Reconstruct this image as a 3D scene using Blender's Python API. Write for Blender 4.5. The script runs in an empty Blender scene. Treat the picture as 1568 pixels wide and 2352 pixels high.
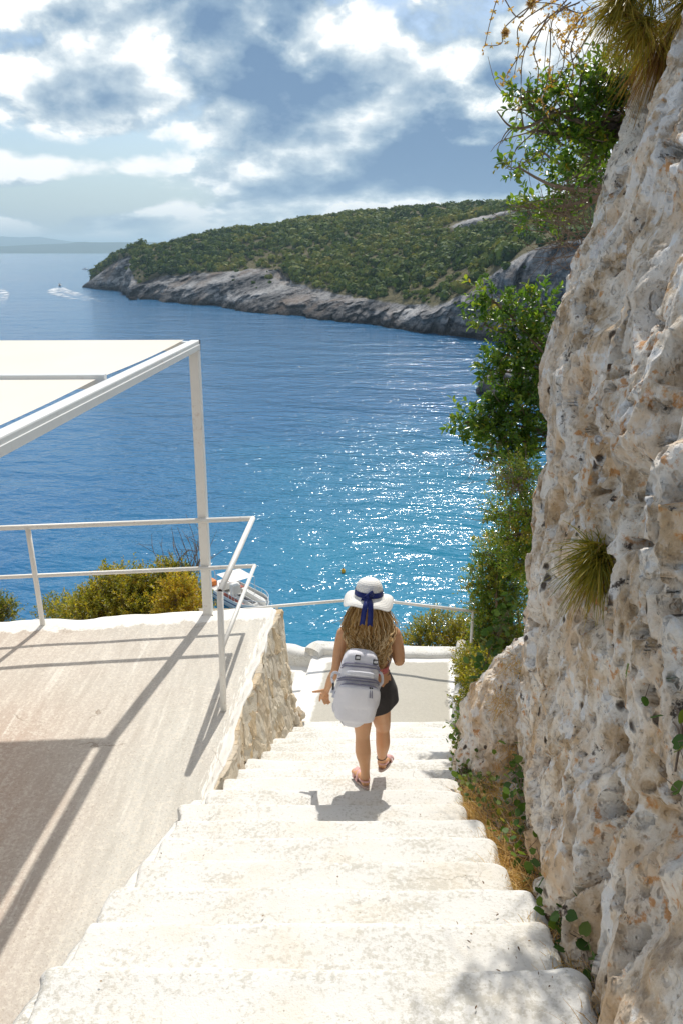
import bpy, bmesh, math, random
import numpy as np
from mathutils import Vector, Matrix

random.seed(7)
RNG = np.random.default_rng(11)
C = bpy.context.scene.collection
SC = bpy.context.scene
R = math.radians

# ------------------------------------------------------------------ camera
F = 1829.0                      # focal length in units of a 1568 x 2352 picture
TH = math.atan(603 / F)         # pitch down, from the horizon line
SEA = -25.0                     # heights are counted from the camera's own height
cam_d = bpy.data.cameras.new('camera')
cam_d.sensor_fit = 'VERTICAL'; cam_d.sensor_height = 36.0; cam_d.sensor_width = 24.0
cam_d.lens = 36.0 * F / 2352.0
cam_d.clip_start = 0.05; cam_d.clip_end = 90000
cam = bpy.data.objects.new('camera', cam_d); C.objects.link(cam)
cam.location = (0, 0, 0); cam.rotation_euler = (math.pi / 2 - TH, 0, 0)
SC.camera = cam

# ------------------------------------------------------------------ light
SUN = Vector((0.150, 0.82, 1.0)).normalized()
sun_d = bpy.data.lights.new('sun', 'SUN'); sun_d.energy = 3.85; sun_d.angle = R(0.55); sun_d.color = (1.0, 0.955, 0.88)
sun = bpy.data.objects.new('sun', sun_d); C.objects.link(sun)
sun.rotation_euler = SUN.to_track_quat('Z', 'Y').to_euler(); sun.location = (10, 60, 80)
SC.view_settings.view_transform = 'Standard'; SC.view_settings.look = 'None'
SC.view_settings.exposure = 0.12; SC.view_settings.gamma = 1.0; SC.view_settings.use_curve_mapping = False
SC.cycles.max_bounces = 7; SC.cycles.diffuse_bounces = 3; SC.cycles.glossy_bounces = 3
SC.cycles.transmission_bounces = 4; SC.cycles.transparent_max_bounces = 12; SC.cycles.volume_bounces = 0
SC.cycles.caustics_reflective = False; SC.cycles.caustics_refractive = False
SC.cycles.sample_clamp_indirect = 6.0
SC.cycles.use_denoising = True

# ------------------------------------------------------------------ node helper
class NT:
    def __init__(s, tree):
        s.t = tree; s.t.nodes.clear()
    def n(s, typ, ins=None, **kw):
        nd = s.t.nodes.new('ShaderNode' + typ)
        for k, v in kw.items(): setattr(nd, k, v)
        for k, v in (ins or {}).items():
            sk = nd.inputs[k]
            if isinstance(v, bpy.types.NodeSocket): s.t.links.new(v, sk)
            else:
                if hasattr(sk.default_value, '__len__') and not hasattr(v, '__len__'): v = (v, v, v, 1)[:len(sk.default_value)]
                if hasattr(v, '__len__') and len(v) == 3 and len(sk.default_value) == 4: v = (*v, 1)
                sk.default_value = v
        return nd
    def m(s, op, a, b=0.0, c=None, clamp=False):
        ins = {0: a, 1: b}
        if c is not None: ins[2] = c
        return s.n('Math', ins, operation=op, use_clamp=clamp).outputs[0]
    def vm(s, op, a, b=(0, 0, 0)):
        return s.n('VectorMath', {0: a, 1: b}, operation=op).outputs[0]
    def noise(s, scale, vec=None, detail=4, rough=0.55, dist=0.0, out='Fac'):
        ins = {'Scale': scale, 'Detail': detail, 'Roughness': rough, 'Distortion': dist}
        if vec is not None: ins['Vector'] = vec
        return s.n('TexNoise', ins).outputs[out]
    def voro(s, scale, vec=None, feature='F1', out='Distance', rnd=1.0):
        ins = {'Scale': scale, 'Randomness': rnd}
        if vec is not None: ins['Vector'] = vec
        return s.n('TexVoronoi', ins, feature=feature).outputs[out]
    def ramp(s, fac, stops, interp='LINEAR'):
        nd = s.n('ValToRGB', {0: fac}); cr = nd.color_ramp; cr.interpolation = interp
        while len(cr.elements) < len(stops): cr.elements.new(0.5)
        for e, (p, c) in zip(cr.elements, stops):
            e.position = p; e.color = (c, c, c, 1) if not hasattr(c, '__len__') else (*c, 1)
        return nd.outputs[0]
    def rng(s, v, a, b, c=0.0, d=1.0, smooth=False):
        return s.n('MapRange', {0: v, 1: a, 2: b, 3: c, 4: d}, interpolation_type='SMOOTHSTEP' if smooth else 'LINEAR', clamp=True).outputs[0]
    def mix(s, fac, a, b, blend='MIX'):
        nd = s.n('Mix', {0: fac, 6: a, 7: b}, data_type='RGBA', blend_type=blend)
        return nd.outputs[2]
    def geo(s, out='Position'): return s.n('NewGeometry').outputs[out]
    def att(s, name, out='Fac'): return s.n('Attribute', attribute_name=name).outputs[out]
    def scl(s, vec, v): return s.vm('MULTIPLY', vec, v)
    def bump(s, h, dist=0.01, strength=1.0, normal=None):
        ins = {'Height': h, 'Distance': dist, 'Strength': strength}
        if normal is not None: ins['Normal'] = normal
        return s.n('Bump', ins).outputs[0]
    def out(s, sh, vol=None):
        o = s.n('OutputMaterial')
        if sh is not None: s.t.links.new(sh, o.inputs[0])
        if vol is not None: s.t.links.new(vol, o.inputs[1])
    def bsdf(s, col, rough=0.8, normal=None, spec=0.5, **kw):
        ins = {'Base Color': col, 'Roughness': rough, 'Specular IOR Level': spec}
        if normal is not None: ins['Normal'] = normal
        ins.update(kw)
        return s.n('BsdfPrincipled', ins).outputs[0]
M = {}
def mat(name):
    m = bpy.data.materials.new(name); m.use_nodes = True; M[name] = m
    return NT(m.node_tree)

# ------------------------------------------------------------------ sky
def px_azel(x, y):
    d = ray(x, y); return math.atan2(d[0], d[1]), math.atan2(d[2], math.hypot(d[0], d[1]))
def ray(x, y):
    u = -(y - 1176) / F
    return np.array([(x - 784) / F, math.cos(TH) + u * math.sin(TH), -math.sin(TH) + u * math.cos(TH)])
def at(x, y, Y):                       # the point seen at a picture position, at a known distance Y ahead
    d = ray(x, y); return d * (Y / d[1])
def atz(x, y, Z):                      # the point seen at a picture position, on a known level
    d = ray(x, y); return d * (Z / d[2])

world = bpy.data.worlds.new('World'); world.cycles.sampling_method = 'MANUAL'; world.cycles.sample_map_resolution = 512; SC.world = world; world.use_nodes = True
def build_sky():
    t = NT(world.node_tree)
    sky = t.n('TexSky', sky_type='NISHITA', sun_disc=False, sun_elevation=math.asin(SUN.z),
              sun_rotation=math.atan2(SUN.x, SUN.y), altitude=20, air_density=1.0, dust_density=1.2, ozone_density=1.2).outputs[0]
    d = t.n('TexCoord').outputs['Generated']
    sx = t.n('SeparateXYZ', {0: d}); x, y, z = sx.outputs
    az = t.m('ARCTAN2', x, y); el = t.m('ARCSINE', z)
    # cloud field on az/el, flattened towards the horizon like a far cloud deck
    elp = t.m('POWER', t.m('MAXIMUM', el, 0.0), 0.75)
    def field(dz, daz=0.0, det=8):
        v = t.n('CombineXYZ', {0: t.m('ADD', az, daz), 1: t.m('ADD', t.m('MULTIPLY', elp, 1.35), dz), 2: 0.37}).outputs[0]
        big = t.noise(3.6, v, 2, 0.5, 0.2)
        fine = t.noise(8.0, v, det, 0.57, 0.10)
        pf = t.m('SUBTRACT', 1.0, t.voro(15.0, t.vm('ADD', v, t.scl(t.noise(16.0, v, 3, 0.6, out='Color'), (0.06, 0.06, 0.0)))))
        return t.m('ADD', t.m('ADD', t.m('MULTIPLY', big, 0.47), t.m('MULTIPLY', fine, 0.61)), t.m('MULTIPLY', pf, 0.13))
    f0 = field(0.0)
    f1 = field(0.030, 0.010)
    f2 = field(0.075, 0.03)
    blobs = [  # where the larger clouds stand: picture x, y, half width, half height, weight
        (880, 200, 400, 130, .19), (740, 330, 330, 42, .13), (190, 190, 230, 110, .17), (330, 10, 280, 70, .16),
        (1150, 300, 260, 110, .06), (560, 430, 190, 60, .12), (900, 420, 330, 45, .14), (60, 400, 150, 45, .10), (260, 520, 330, 35, .12),
        (700, 510, 300, 40, .07), (235, 440, 150, 50, -.24), (170, 340, 220, 28, -.14), (480, 340, 60, 30, -.05), (1270, 140, 190, 170, .13), (1080, 425, 260, 55, .11), (300, 500, 330, 38, .07)]
    acc = None
    for (bx, by, rx, ry, w) in blobs:
        a0, e0 = px_azel(bx, by); a1, _ = px_azel(bx + rx, by); _, e1 = px_azel(bx, by - ry)
        ra, re = abs(a1 - a0), abs(e1 - e0)
        q = t.m('ADD', t.m('POWER', t.m('DIVIDE', t.m('SUBTRACT', az, a0), ra), 2.0), t.m('POWER', t.m('DIVIDE', t.m('SUBTRACT', el, e0), re), 2.0))
        g = t.m('MULTIPLY', t.m('EXPONENT', t.m('MULTIPLY', q, -0.8)), w)
        acc = g if acc is None else t.m('ADD', acc, g)
    dens = t.m('ADD', f0, acc); up = t.m('ADD', f1, acc)
    cov = t.rng(dens, 0.575, 0.675, 0, 1, True)
    thick = t.rng(dens, 0.655, 0.90, 0, 1, True)
    grad = t.m('SUBTRACT', f0, f1); grad2 = t.m('SUBTRACT', f0, f2)
    lit = t.m('ADD', t.m('MULTIPLY', grad, 4.5), t.m('MULTIPLY', grad2, 3.2))
    dark = t.m('SUBTRACT', thick, lit, clamp=True)
    col = t.ramp(dark, [(0.0, (1.0, 1.0, 0.98)), (0.14, (0.74, 0.80, 0.83)), (0.36, (0.47, 0.565, 0.645)), (0.68, (0.25, 0.36, 0.49)), (1.0, (0.145, 0.245, 0.40))])
    cloud = t.mix(1.0, col, (9.3, 9.3, 9.3, 1), 'MULTIPLY')
    # pale band of air low over the horizon
    low = t.rng(el, 0.0, 0.14, 0.55, 0.0, True)
    sky2 = t.mix(1.0, sky, (0.80, 0.86, 0.90, 1), 'MULTIPLY')
    air = t.mix(low, sky2, (3.0, 4.3, 5.6, 1))
    cov = t.m('MULTIPLY', cov, t.rng(el, 0.0, 0.05, 0.35, 1.0))
    c = t.mix(cov, air, cloud)
    bg = t.n('Background', {0: c, 1: 0.118}).outputs[0]
    o = t.n('OutputWorld'); t.t.links.new(bg, o.inputs[0])
build_sky()

# ------------------------------------------------------------------ noise (numpy)
def _h(ix, iy, iz, s):
    n = (ix * 374761393 + iy * 668265263 + iz * 2147483647 + s * 1274126177).astype(np.int64) & 0xFFFFFFFF
    n = ((n ^ (n >> 13)) * 1274126177) & 0xFFFFFFFF
    n = ((n ^ (n >> 16)) * 2246822519) & 0xFFFFFFFF
    return ((n ^ (n >> 15)) & 0xFFFFFF) / float(0xFFFFFF)
def vnoise(p, s=0):
    i = np.floor(p).astype(np.int64); f = p - i; f = f * f * f * (f * (f * 6 - 15) + 10)
    r = 0
    for dx in (0, 1):
        for dy in (0, 1):
            for dz in (0, 1):
                w = (f[:, 0] if dx else 1 - f[:, 0]) * (f[:, 1] if dy else 1 - f[:, 1]) * (f[:, 2] if dz else 1 - f[:, 2])
                r = r + w * _h(i[:, 0] + dx, i[:, 1] + dy, i[:, 2] + dz, s)
    return r * 2 - 1
def fbm(p, s=0, o=4, g=0.5):
    r = 0; a = 1.0; t = 0
    for k in range(o):
        r = r + a * vnoise(p * (2.03 ** k) + 17.3 * k, s + k); t += a; a *= g
    return r / t
def worley(p, s=0, flat=False):
    i = np.floor(p).astype(np.int64); best = np.full(len(p), 9.0); idv = np.zeros(len(p))
    for dx in (-1, 0, 1):
        for dy in (-1, 0, 1):
            for dz in (-1, 0, 1):
                c = i + np.array([dx, dy, dz])
                q = np.stack([c[:, 0] + _h(c[:, 0], c[:, 1], c[:, 2], s), c[:, 1] + _h(c[:, 0], c[:, 1], c[:, 2], s + 1), c[:, 2] + _h(c[:, 0], c[:, 1], c[:, 2], s + 2)], 1)
                if flat: q[:, 2] = p[:, 2] + 9.0 * (dz != 0)
                dd = np.sqrt(((q - p) ** 2).sum(1)); m = dd < best
                best = np.where(m, dd, best); idv = np.where(m, _h(c[:, 0], c[:, 1], c[:, 2], s + 5), idv)
    return best, idv
def sstep(a, b, x):
    t = np.clip((x - a) / (b - a), 0, 1); return t * t * (3 - 2 * t)

# ------------------------------------------------------------------ object helpers
ORG = {}
def mesh(name, V, Fc, smooth=False, attrs=None, uv=None):
    me = bpy.data.meshes.new(name)
    V = np.asarray(V, dtype=np.float32)
    if isinstance(Fc, np.ndarray) and Fc.ndim == 2:
        k = Fc.shape[1]
        me.vertices.add(len(V)); me.vertices.foreach_set('co', V.ravel())
        me.loops.add(Fc.size); me.loops.foreach_set('vertex_index', Fc.ravel().astype(np.int32))
        me.polygons.add(len(Fc)); me.polygons.foreach_set('loop_start', np.arange(0, Fc.size, k, dtype=np.int32))
        me.update(calc_edges=True)
    else:
        me.from_pydata([tuple(map(float, v)) for v in V], [], [tuple(map(int, f)) for f in Fc]); me.update()
    if smooth: me.polygons.foreach_set('use_smooth', np.ones(len(me.polygons), dtype=bool))
    for k, a in (attrs or {}).items():
        at_ = me.attributes.new(k, 'FLOAT', 'POINT'); at_.data.foreach_set('value', np.asarray(a, dtype=np.float32))
    return me
def thing(name, label, cat, loc, group=None):
    o = bpy.data.objects.new(name, None); C.objects.link(o); o.empty_display_size = 0.1
    o.location = [float(v) for v in loc]; ORG[o.name] = np.array(loc, dtype=float)
    tag(o, label, cat, group); return o
def tag(o, label=None, cat=None, group=None, kind=None):
    if label: o['label'] = label
    if cat: o['category'] = cat
    if group: o['group'] = group
    if kind: o['kind'] = kind
    return o
def obj(name, V, Fc, m, parent=None, smooth=False, attrs=None, origin=None, **tg):
    """one mesh object from world-space points"""
    V = np.asarray(V, dtype=float)
    if parent is not None: o0 = ORG[parent.name]
    elif origin is not None: o0 = np.array(origin, dtype=float)
    else: o0 = np.array([(V[:, 0].min() + V[:, 0].max()) / 2, (V[:, 1].min() + V[:, 1].max()) / 2, V[:, 2].min()])
    me = mesh(name, V - o0, Fc, smooth, attrs)
    me.materials.append(M[m] if isinstance(m, str) else m)
    o = bpy.data.objects.new(name, me); C.objects.link(o)
    if parent is not None: o.parent = parent
    else: o.location = [float(v) for v in o0]
    ORG[o.name] = o0
    if tg: tag(o, **tg)
    return o
class MB:
    """collects pieces of ONE mesh"""
    def __init__(s): s.v = []; s.f = []; s.n = 0; s.a = []
    def add(s, V, Fc, a=0.0):
        V = np.asarray(V, dtype=float); s.v.append(V); s.f += [tuple(int(i) + s.n for i in f) for f in Fc]; s.n += len(V)
        s.a.append(np.full(len(V), a)); return s
    def build(s, name, m, parent=None, smooth=False, attr=None, **kw):
        return obj(name, np.concatenate(s.v), s.f, m, parent, smooth, {attr: np.concatenate(s.a)} if attr else None, **kw)
def box(x0, x1, y0, y1, z0, z1):
    V = [(x, y, z) for z in (z0, z1) for y in (y0, y1) for x in (x0, x1)]
    return np.array(V, float), [(0, 2, 3, 1), (4, 5, 7, 6), (0, 1, 5, 4), (2, 6, 7, 3), (0, 4, 6, 2), (1, 3, 7, 5)]
def obox(c, ax, ay, az_):
    """box from its centre and three half axes"""
    c, ax, ay, az_ = (np.array(q, float) for q in (c, ax, ay, az_))
    V = [c + i * ax + j * ay + k * az_ for k in (-1, 1) for j in (-1, 1) for i in (-1, 1)]
    return np.array(V), [(0, 2, 3, 1), (4, 5, 7, 6), (0, 1, 5, 4), (2, 6, 7, 3), (0, 4, 6, 2), (1, 3, 7, 5)]
def frames(P, ref=(0, 0, 1)):
    P = np.asarray(P, float); T = np.gradient(P, axis=0); T /= np.linalg.norm(T, axis=1)[:, None] + 1e-9
    ref = np.array(ref, float)
    if abs(T.mean(0) @ ref) > 0.93 * np.linalg.norm(T.mean(0)): ref = np.array((1.0, 0, 0)) if abs(ref[0]) < .9 else np.array((0, 1.0, 0))
    A = np.cross(T, ref); A /= np.linalg.norm(A, axis=1)[:, None] + 1e-9
    return T, A, np.cross(A, T)
def tube(P, r, n=8, cap=True, ref=(0, 0, 1), r2=None):
    """tube along points; r and r2 are the half widths across"""
    P = np.asarray(P, float); k = len(P); r = np.broadcast_to(np.asarray(r, float), (k,)); r2 = r if r2 is None else np.broadcast_to(np.asarray(r2, float), (k,))
    T, A, B = frames(P, ref)
    an = np.linspace(0, 2 * np.pi, n, endpoint=False)
    V = (P[:, None] + A[:, None] * (np.cos(an)[None, :, None] * r[:, None, None]) + B[:, None] * (np.sin(an)[None, :, None] * r2[:, None, None])).reshape(-1, 3)
    Fc = [(i * n + j, i * n + (j + 1) % n, (i + 1) * n + (j + 1) % n, (i + 1) * n + j) for i in range(k - 1) for j in range(n)]
    if cap: Fc += [tuple(range(n - 1, -1, -1)), tuple((k - 1) * n + j for j in range(n))]
    return V, Fc
def gridf(nu, nv, wrap=False):
    """quads of a grid stored row by row (nu per row)"""
    i, j = np.meshgrid(np.arange(nu if wrap else nu - 1), np.arange(nv - 1)); i = i.ravel(); j = j.ravel(); i2 = (i + 1) % nu
    return np.stack([j * nu + i, j * nu + i2, (j + 1) * nu + i2, (j + 1) * nu + i], 1)
def spline(P, n):
    """smooth curve through points"""
    P = np.asarray(P, float); k = len(P); t = np.linspace(0, k - 1, n); o = []
    for q in t:
        i = min(int(q), k - 2); f = q - i; a, b, c, d = P[max(i - 1, 0)], P[i], P[i + 1], P[min(i + 2, k - 1)]
        o.append(0.5 * (2 * b + (c - a) * f + (2 * a - 5 * b + 4 * c - d) * f ** 2 + (3 * b - a - 3 * c + d) * f ** 3))
    return np.array(o)
def evaluated(o):
    dg = bpy.context.evaluated_depsgraph_get(); me = bpy.data.meshes.new_from_object(o.evaluated_get(dg)); return me

# ------------------------------------------------------------------ materials
def build_materials():
    # whitewashed concrete of the steps, worn to grey and tan in patches
    t = mat('whitewash'); p = t.geo()
    n1 = t.noise(1.7, p, 5, 0.6); n2 = t.noise(48, p, 6, 0.7); n3 = t.noise(5, t.scl(p, (0.7, 1.5, 1)), 5, 0.6); n4 = t.noise(150, p, 2, 0.5)
    wear = t.m('ADD', t.m('MULTIPLY', n2, 0.62), t.m('ADD', t.m('MULTIPLY', n3, 0.30), t.m('MULTIPLY', n1, 0.30)))
    c = t.mix(t.rng(wear, 0.615, 0.69, 0, 0.75), (0.745, 0.73, 0.69, 1), (0.50, 0.475, 0.41, 1))
    c = t.mix(t.rng(t.noise(3.1, p, 4, 0.6), 0.50, 0.72, 0, 0.45), c, (0.70, 0.62, 0.49, 1))
    c = t.mix(t.rng(t.noise(62, p, 3, 0.6), 0.68, 0.74, 0, 0.75), c, (0.30, 0.26, 0.20, 1))
    c = t.mix(t.rng(t.voro(13, p), 0.0, 0.035, 0.85, 0.0), c, (0.19, 0.16, 0.13, 1))
    ck = t.n('TexVoronoi', {'Scale': 1.1, 'Vector': t.vm('ADD', p, t.scl(t.noise(4, p, 5, 0.65, out='Color'), (0.35, 0.35, 0.35)))}, feature='DISTANCE_TO_EDGE').outputs[0]
    c = t.mix(t.m('MULTIPLY', t.rng(ck, 0.0, 0.007, 0.65, 0), t.rng(t.noise(1.9, p, 3), 0.50, 0.60)), c, (0.30, 0.27, 0.22, 1))
    b = t.bump(t.m('ADD', t.m('MULTIPLY', n2, 0.7), t.m('MULTIPLY', n4, 0.35)), 0.010, 0.7)
    t.out(t.bsdf(c, 0.88, b, 0.2))
    # grey cement floor with ragged white painted borders (attribute: distance from the edge)
    t = mat('landing_cement'); p = t.geo()
    e = t.m('ADD', t.att('edge'), t.m('MULTIPLY', t.m('SUBTRACT', t.noise(9, p, 5, 0.65), 0.5), 0.09))
    g = t.mix(t.noise(30, p, 5, 0.7), (0.40, 0.375, 0.32, 1), (0.56, 0.53, 0.46, 1))
    c = t.mix(t.rng(e, 0.19, 0.23), (0.82, 0.80, 0.76, 1), g)
    t.out(t.bsdf(c, 0.9, t.bump(t.noise(60, p, 5, 0.6), 0.006, 0.6), 0.2))
    # terrace concrete: tan, rust-red away from the stairs, drips of white paint along the rims
    t = mat('terrace_concrete'); p = t.geo()
    ps = t.scl(p, (3.2, 0.35, 1))
    st = t.noise(5, ps, 5, 0.6); fi = t.noise(42, p, 6, 0.72); lg = t.noise(0.9, p, 3, 0.5)
    sep = t.n('SeparateXYZ', {0: p})
    red = t.m('ADD', t.m('MULTIPLY', t.rng(sep.outputs[0], -1.3, -2.6), t.rng(sep.outputs[1], 6.6, 4.6, 0.35, 1.25)), t.m('MULTIPLY', t.m('SUBTRACT', lg, 0.5), 0.9), clamp=True)
    base = t.mix(st, (0.45, 0.42, 0.36, 1), (0.69, 0.67, 0.615, 1))
    base = t.mix(t.m('MULTIPLY', red, 0.62), base, t.mix(fi, (0.38, 0.215, 0.14, 1), (0.62, 0.46, 0.36, 1)))
    c = t.mix(t.rng(t.m('ADD', fi, t.m('MULTIPLY', st, 0.35)), 0.66, 0.80, 0, 0.7), base, (0.70, 0.65, 0.56, 1))
    c = t.mix(t.rng(t.noise(75, p, 4, 0.7), 0.55, 0.70, 0, 0.65), c, (0.30, 0.22, 0.155, 1))
    ef = t.m('ADD', t.att('edge_far'), t.m('MULTIPLY', t.m('SUBTRACT', t.noise(7, p, 6, 0.68), 0.5), 0.34))
    er = t.m('ADD', t.att('edge_side'), t.m('MULTIPLY', t.m('SUBTRACT', t.noise(16, ps, 6, 0.7), 0.5), 0.42))
    c = t.mix(t.rng(er, 0.05, 0.08, 0.95, 0), c, (0.80, 0.77, 0.71, 1))
    c = t.mix(t.rng(ef, 0.24, 0.28, 0.97, 0), c, (0.82, 0.80, 0.75, 1))
    streak = t.noise(14, t.scl(p, (1, 0.06, 1)), 3, 0.5)
    c = t.mix(t.rng(t.m('ADD', streak, t.m('MULTIPLY', fi, 0.25)), 0.76, 0.86, 0, 0.55), c, (0.76, 0.72, 0.64, 1))
    crk = t.n('TexVoronoi', {'Scale': 0.55, 'Vector': t.vm('ADD', p, t.scl(t.noise(3, p, 4, 0.6, out='Color'), (0.5, 0.5, 0.5)))}, feature='DISTANCE_TO_EDGE').outputs[0]
    c = t.mix(t.m('MULTIPLY', t.rng(crk, 0.0, 0.006, 0.7, 0), t.rng(t.noise(1.3, p), 0.5, 0.62)), c, (0.22, 0.16, 0.11, 1))
    t.out(t.bsdf(c, 0.9, t.bump(t.m('ADD', t.m('MULTIPLY', fi, 0.6), t.m('MULTIPLY', st, 0.5)), 0.012, 0.6), 0.15))
    # paints
    def paint(name, col, rough, rust=0.0, sc=8):
        t = mat(name); p = t.geo()
        c = t.mix(t.noise(sc, p, 5, 0.6), tuple(v * 0.9 for v in col), col)
        if rust: c = t.mix(t.rng(t.m('ADD', t.noise(23, p, 5, 0.7), t.m('MULTIPLY', t.noise(2.3, p), 0.4)), 0.80, 0.92, 0, rust), c, (0.30, 0.12, 0.035, 1))
        t.out(t.bsdf(c, rough, t.bump(t.noise(70, p, 3, 0.6), 0.002, 0.4), 0.4))
    paint('white_paint', (0.80, 0.78, 0.73), 0.42, 0.3)
    paint('beam_paint', (0.71, 0.72, 0.70), 0.45, 0.2)
    paint('white_plaster', (0.80, 0.78, 0.74), 0.85)
    paint('dark_plastic', (0.02, 0.018, 0.02), 0.45)
    paint('gelcoat', (0.80, 0.79, 0.75), 0.3)
    paint('navy_paint', (0.015, 0.03, 0.14), 0.4)
    paint('red_mat', (0.36, 0.085, 0.05), 0.7)
    paint('orange_float', (0.80, 0.24, 0.045), 0.55)
    paint('black_mesh', (0.012, 0.012, 0.014), 0.5)
    paint('buoy_yellow', (0.82, 0.42, 0.01), 0.45)
    paint('chrome_rail', (0.72, 0.73, 0.74), 0.3)
    paint('pipe_bore', (0.05, 0.022, 0.014), 0.9)
    # canvas: lets part of the sun through
    t = mat('canvas'); p = t.geo()
    c = t.mix(t.noise(1.1, t.scl(p, (1, .5, 1)), 5, 0.6), (0.88, 0.81, 0.69, 1), (0.92, 0.90, 0.84, 1))
    d = t.n('BsdfDiffuse', {0: c}).outputs[0]; tr = t.n('BsdfTranslucent', {0: t.mix(0.5, c, (0.80, 0.55, 0.38, 1))}).outputs[0]
    t.out(t.n('MixShader', {0: 0.27, 1: d, 2: tr}).outputs[0])
    # stones and mortar of the retaining wall
    t = mat('wall_stone'); p = t.geo(); o = t.n('ObjectInfo').outputs['Random']
    n = t.noise(9, t.scl(p, (1, 1.8, 0.7)), 6, 0.65)
    hue = t.ramp(o, [(0, (0.68, 0.57, 0.41)), (0.3, (0.78, 0.70, 0.56)), (0.55, (0.64, 0.59, 0.50)), (0.8, (0.66, 0.50, 0.30)), (1, (0.74, 0.68, 0.56))])
    c = t.mix(n, t.mix(0.45, hue, (0.40, 0.28, 0.15, 1)), hue)
    c = t.mix(t.rng(t.noise(5, p, 4, 0.6), 0.60, 0.74, 0, 0.75), c, (0.50, 0.27, 0.09, 1))
    c = t.mix(t.rng(t.noise(21, p, 5, 0.7), 0.60, 0.68, 0, 0.6), c, (0.76, 0.72, 0.64, 1))
    t.out(t.bsdf(c, 0.9, t.bump(t.m('ADD', n, t.m('MULTIPLY', t.noise(40, p, 5, 0.7), 0.5)), 0.03, 0.9), 0.15))
    t = mat('wall_mortar'); p = t.geo()
    c = t.mix(t.noise(13, p, 5, 0.6), (0.62, 0.53, 0.39, 1), (0.80, 0.74, 0.63, 1))
    t.out(t.bsdf(c, 0.95, t.bump(t.noise(35, p, 6, 0.7), 0.03, 0.9), 0.1))
    # pitted limestone of the boulders
    t = mat('limestone'); p = t.geo()
    big = t.noise(1.3, p, 4, 0.6); mid = t.noise(4.5, t.scl(p, (1, 1, 0.55)), 7, 0.66); fin = t.noise(24, p, 7, 0.72); gr = t.noise(95, p, 4, 0.65)
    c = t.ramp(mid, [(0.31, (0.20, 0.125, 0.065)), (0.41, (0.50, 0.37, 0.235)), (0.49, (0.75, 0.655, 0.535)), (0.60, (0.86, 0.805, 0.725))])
    c = t.mix(t.rng(big, 0.50, 0.66, 0, 0.6), c, (0.72, 0.67, 0.61, 1))
    c = t.mix(t.rng(fin, 0.52, 0.70, 0, 0.6), c, (0.86, 0.81, 0.74, 1))
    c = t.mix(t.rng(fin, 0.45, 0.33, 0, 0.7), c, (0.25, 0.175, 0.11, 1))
    tan = t.m('MULTIPLY', t.rng(t.noise(2.4, p, 5, 0.65), 0.48, 0.64), 0.7)
    c = t.mix(tan, c, (0.64, 0.43, 0.235, 1))
    li = t.m('ADD', t.noise(17, p, 5, 0.65), t.m('MULTIPLY', t.noise(1.6, t.vm('ADD', p, (7, 3, 1)), 2), 0.45))
    c = t.mix(t.rng(li, 0.825, 0.90, 0, 0.8), c, (0.54, 0.23, 0.05, 1))
    wl = t.m('ADD', t.noise(8, t.vm('ADD', p, (3, 9, 4)), 6, 0.6), t.m('MULTIPLY', t.noise(1.1, t.vm('ADD', p, (1, 5, 2)), 2), 0.4))
    c = t.mix(t.rng(wl, 0.76, 0.82, 0, 0.8), c, (0.80, 0.79, 0.77, 1))
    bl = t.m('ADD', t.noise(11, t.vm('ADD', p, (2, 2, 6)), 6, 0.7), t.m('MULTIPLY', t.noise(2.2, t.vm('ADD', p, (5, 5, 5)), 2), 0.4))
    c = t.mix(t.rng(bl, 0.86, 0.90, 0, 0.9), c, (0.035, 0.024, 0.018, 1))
    wp = t.vm('ADD', t.scl(p, (1, 1, 0.75)), t.scl(t.noise(9, p, 3, 0.6, out='Color'), (0.06, 0.06, 0.06)))
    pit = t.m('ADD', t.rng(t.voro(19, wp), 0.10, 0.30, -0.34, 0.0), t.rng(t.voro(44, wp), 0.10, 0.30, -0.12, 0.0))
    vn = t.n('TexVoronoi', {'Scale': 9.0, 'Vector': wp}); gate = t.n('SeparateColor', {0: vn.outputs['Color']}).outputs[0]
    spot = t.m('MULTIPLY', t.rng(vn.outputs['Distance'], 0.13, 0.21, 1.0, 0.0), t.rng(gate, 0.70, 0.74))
    c = t.mix(t.m('MULTIPLY', spot, 0.92), c, (0.045, 0.028, 0.018, 1))  # round dirt-dark spots, painted in as the unlit insides of pits
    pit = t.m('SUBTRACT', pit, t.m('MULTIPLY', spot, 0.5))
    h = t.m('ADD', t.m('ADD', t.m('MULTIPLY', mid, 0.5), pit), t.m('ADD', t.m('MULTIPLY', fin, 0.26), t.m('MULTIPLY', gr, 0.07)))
    b = t.bump(h, 0.085, 0.85)
    t.out(t.bsdf(c, 0.9, b, 0.2))
    # far cliffs and slopes: bedded limestone where steep, soil where flat
    t = mat('headland_ground'); p = t.geo(); 
    tp = t.n('SeparateXYZ', {0: p}); tilt = t.n('CombineXYZ', {0: t.m('MULTIPLY', tp.outputs[0], 0.045), 1: t.m('MULTIPLY', tp.outputs[1], 0.045), 2: t.m('MULTIPLY', t.m('SUBTRACT', tp.outputs[2], t.m('ADD', t.m('MULTIPLY', tp.outputs[0], 0.30), t.m('MULTIPLY', tp.outputs[1], 0.14))), 0.8)}).outputs[0]
    strata = t.noise(0.55, tilt, 6, 0.6); n = t.noise(0.05, p, 6, 0.65); nf = t.noise(0.5, p, 6, 0.7)
    rock = t.ramp(t.m('ADD', t.m('MULTIPLY', strata, 0.68), t.m('MULTIPLY', nf, 0.32)), [(0.37, (0.04, 0.042, 0.048)), (0.45, (0.15, 0.148, 0.15)), (0.53, (0.33, 0.32, 0.315)), (0.64, (0.52, 0.51, 0.50))])
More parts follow.
